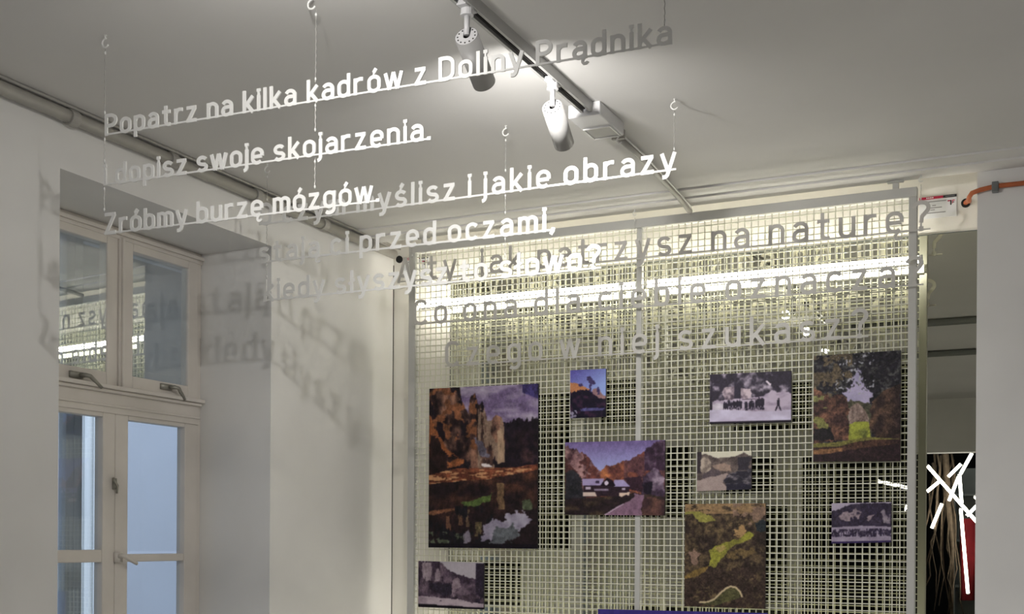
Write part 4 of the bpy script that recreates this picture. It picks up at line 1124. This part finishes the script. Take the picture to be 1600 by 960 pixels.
# ------------------------------------------------------------------ dark hall behind the viewer (seen in the mirror)
MY = YB - 0.009
def mir(x, yv, z): return Vector((x, 2 * MY - yv, z))
sticks = [((-1.471, .819), (-.943, .175), 13.4, 'long light tube slanting down to the right in the mirror'),
          ((-1.016, .938), (-1.136, .717), 13.3, 'highest light tube of the crossed cluster in the mirror'),
          ((-1.148, .690), (-1.249, .433), 13.6, 'light tube slanting left below the highest one in the mirror'),
          ((-1.123, .825), (-1.257, .692), 13.7, 'short light tube left of the highest one in the mirror'),
          ((-1.142, .717), (-1.121, .405), 13.5, 'upright light tube in the middle of the cluster in the mirror'),
          ((-1.469, .531), (-1.327, .659), 13.6, 'short light tube behind the right post of the grille'),
          ((-1.313, .407), (-1.421, .141), 13.7, 'light tube hanging lowest on the left of the roots'),
          ((-1.127, .358), (-1.052, -.561), 13.8, 'longest upright light tube before the red cloth'),
          ((-1.069, .270), (-.950, .404), 13.5, 'short light tube right of the cluster before the right wall'),
          ((-.990, .480), (-.940, .420), 13.7, 'tiny piece of light tube at the edge of the right wall'),
          ((-1.98, .655), (-1.653, .575), 13.5, 'nearly level light tube seen through the mesh'),
          ((-1.711, .327), (-1.640, .420), 13.6, 'short light tube seen through the mesh below the level one')]
for (a, b_, yv, lab) in sticks:
    s0 = yv / 13.4
    A_ = mir(a[0] * s0, yv, a[1] * s0); B_ = mir(b_[0] * s0, yv + .05, b_[1] * s0)
    c = (A_ + B_) / 2
    t = empty('light_stick', c)
    tag(t, lab, 'light tube', 'crossed light tubes reflected in the mirror')
    dv = (B_ - A_) / 2
    MB().tube([-dv * .97, dv * .97], 0.017, 10).build('glowing_tube', M_STICK, t, smooth=True)
    for s in (-1, 1):
        MB().tube([dv * s * .97, dv * s], 0.017, 10).build('end_cap', M_LAMP, t, smooth=True)
# hanging roots
rr = random.Random(11)
rt = empty('hanging_root', mir(-1.30, 13.9, 1.0))
tag(rt, 'brown tangled roots hanging behind the light tubes in the mirror', 'roots')
b = MB()
b.tube([(-.06, 0, 1.3), (-.05, .02, .6), (-.04, 0, .1), (.0, .03, -.5), (.05, 0, -1.1), (.04, .02, -2.55)], [.045, .042, .04, .032, .024, .014], 8)
b.build('stem', M_ROOT, rt, smooth=True)
for k in range(13):
    x0 = rr.uniform(-.17, .05); z0 = rr.uniform(-.25, .1)
    pts = []; x = x0; y = rr.uniform(-.12, .12); z = z0
    for j in range(9):
        pts.append((x, y, z))
        x += rr.uniform(-.055, .05); y += rr.uniform(-.03, .03); z -= rr.uniform(.12, .30)
    MB().tube(pts, [.013 - .001 * j for j in range(9)], 6).build('root_strand', M_ROOT, rt, smooth=True)
# red cloth
cl = MB(); nf = 24
for k in range(nf + 1):
    x = -.42 + .84 * k / nf
    y = .04 * math.sin(k * 1.1) + .02 * math.sin(k * 2.7)
    cl.v += [(x, y, 0.0), (x, y + .02, .92)]
for k in range(nf):
    cl.f.append((2 * k, 2 * k + 2, 2 * k + 3, 2 * k + 1)); cl.mi.append(0)
o = cl.build('red_cloth', M_CLOTH, None, smooth=True, loc=tuple(mir(-.78, 14.3, -.66)))
md = o.modifiers.new('thick', 'SOLIDIFY'); md.thickness = 0.01
tag(o, 'dark red hanging cloth at the right edge of the mirror', 'cloth')
sh = empty('shelf_unit', mir(-.75, 15.4, -EYE))
tag(sh, 'grey shelf unit in the hall behind the light tubes', 'shelf')
for z in (.52, 1.05, 1.6, 2.15):
    MB().quadbox(-.6, .6, -.18, .18, z, z + .03).build('shelf_board', M_SHELF, sh)
for x in (-.62, .59):
    MB().quadbox(x, x + .03, -.18, .18, 0, 2.5).build('side_panel', M_SHELF, sh)
MB().quadbox(-.6, .6, -.18, -.16, 0, 2.5).build('back_panel', M_SHELF, sh)
# two conduits across the ceiling, seen as dark lines in the mirror
for yv, lab in ((8.28, 'nearer conduit across the ceiling, upper dark line in the mirror'), (9.66, 'farther conduit across the ceiling, lower dark line in the mirror')):
    y = 2 * MY - yv
    c_ = MB().tube([(-2.0, 0, 0), (2.6, 0, 0)], 0.024, 10)
    tag(c_.build('ceiling_conduit', M_SHELF, None, smooth=True, loc=(0.6, y, ZC - 0.024)), lab, 'conduit', 'conduits across the ceiling')
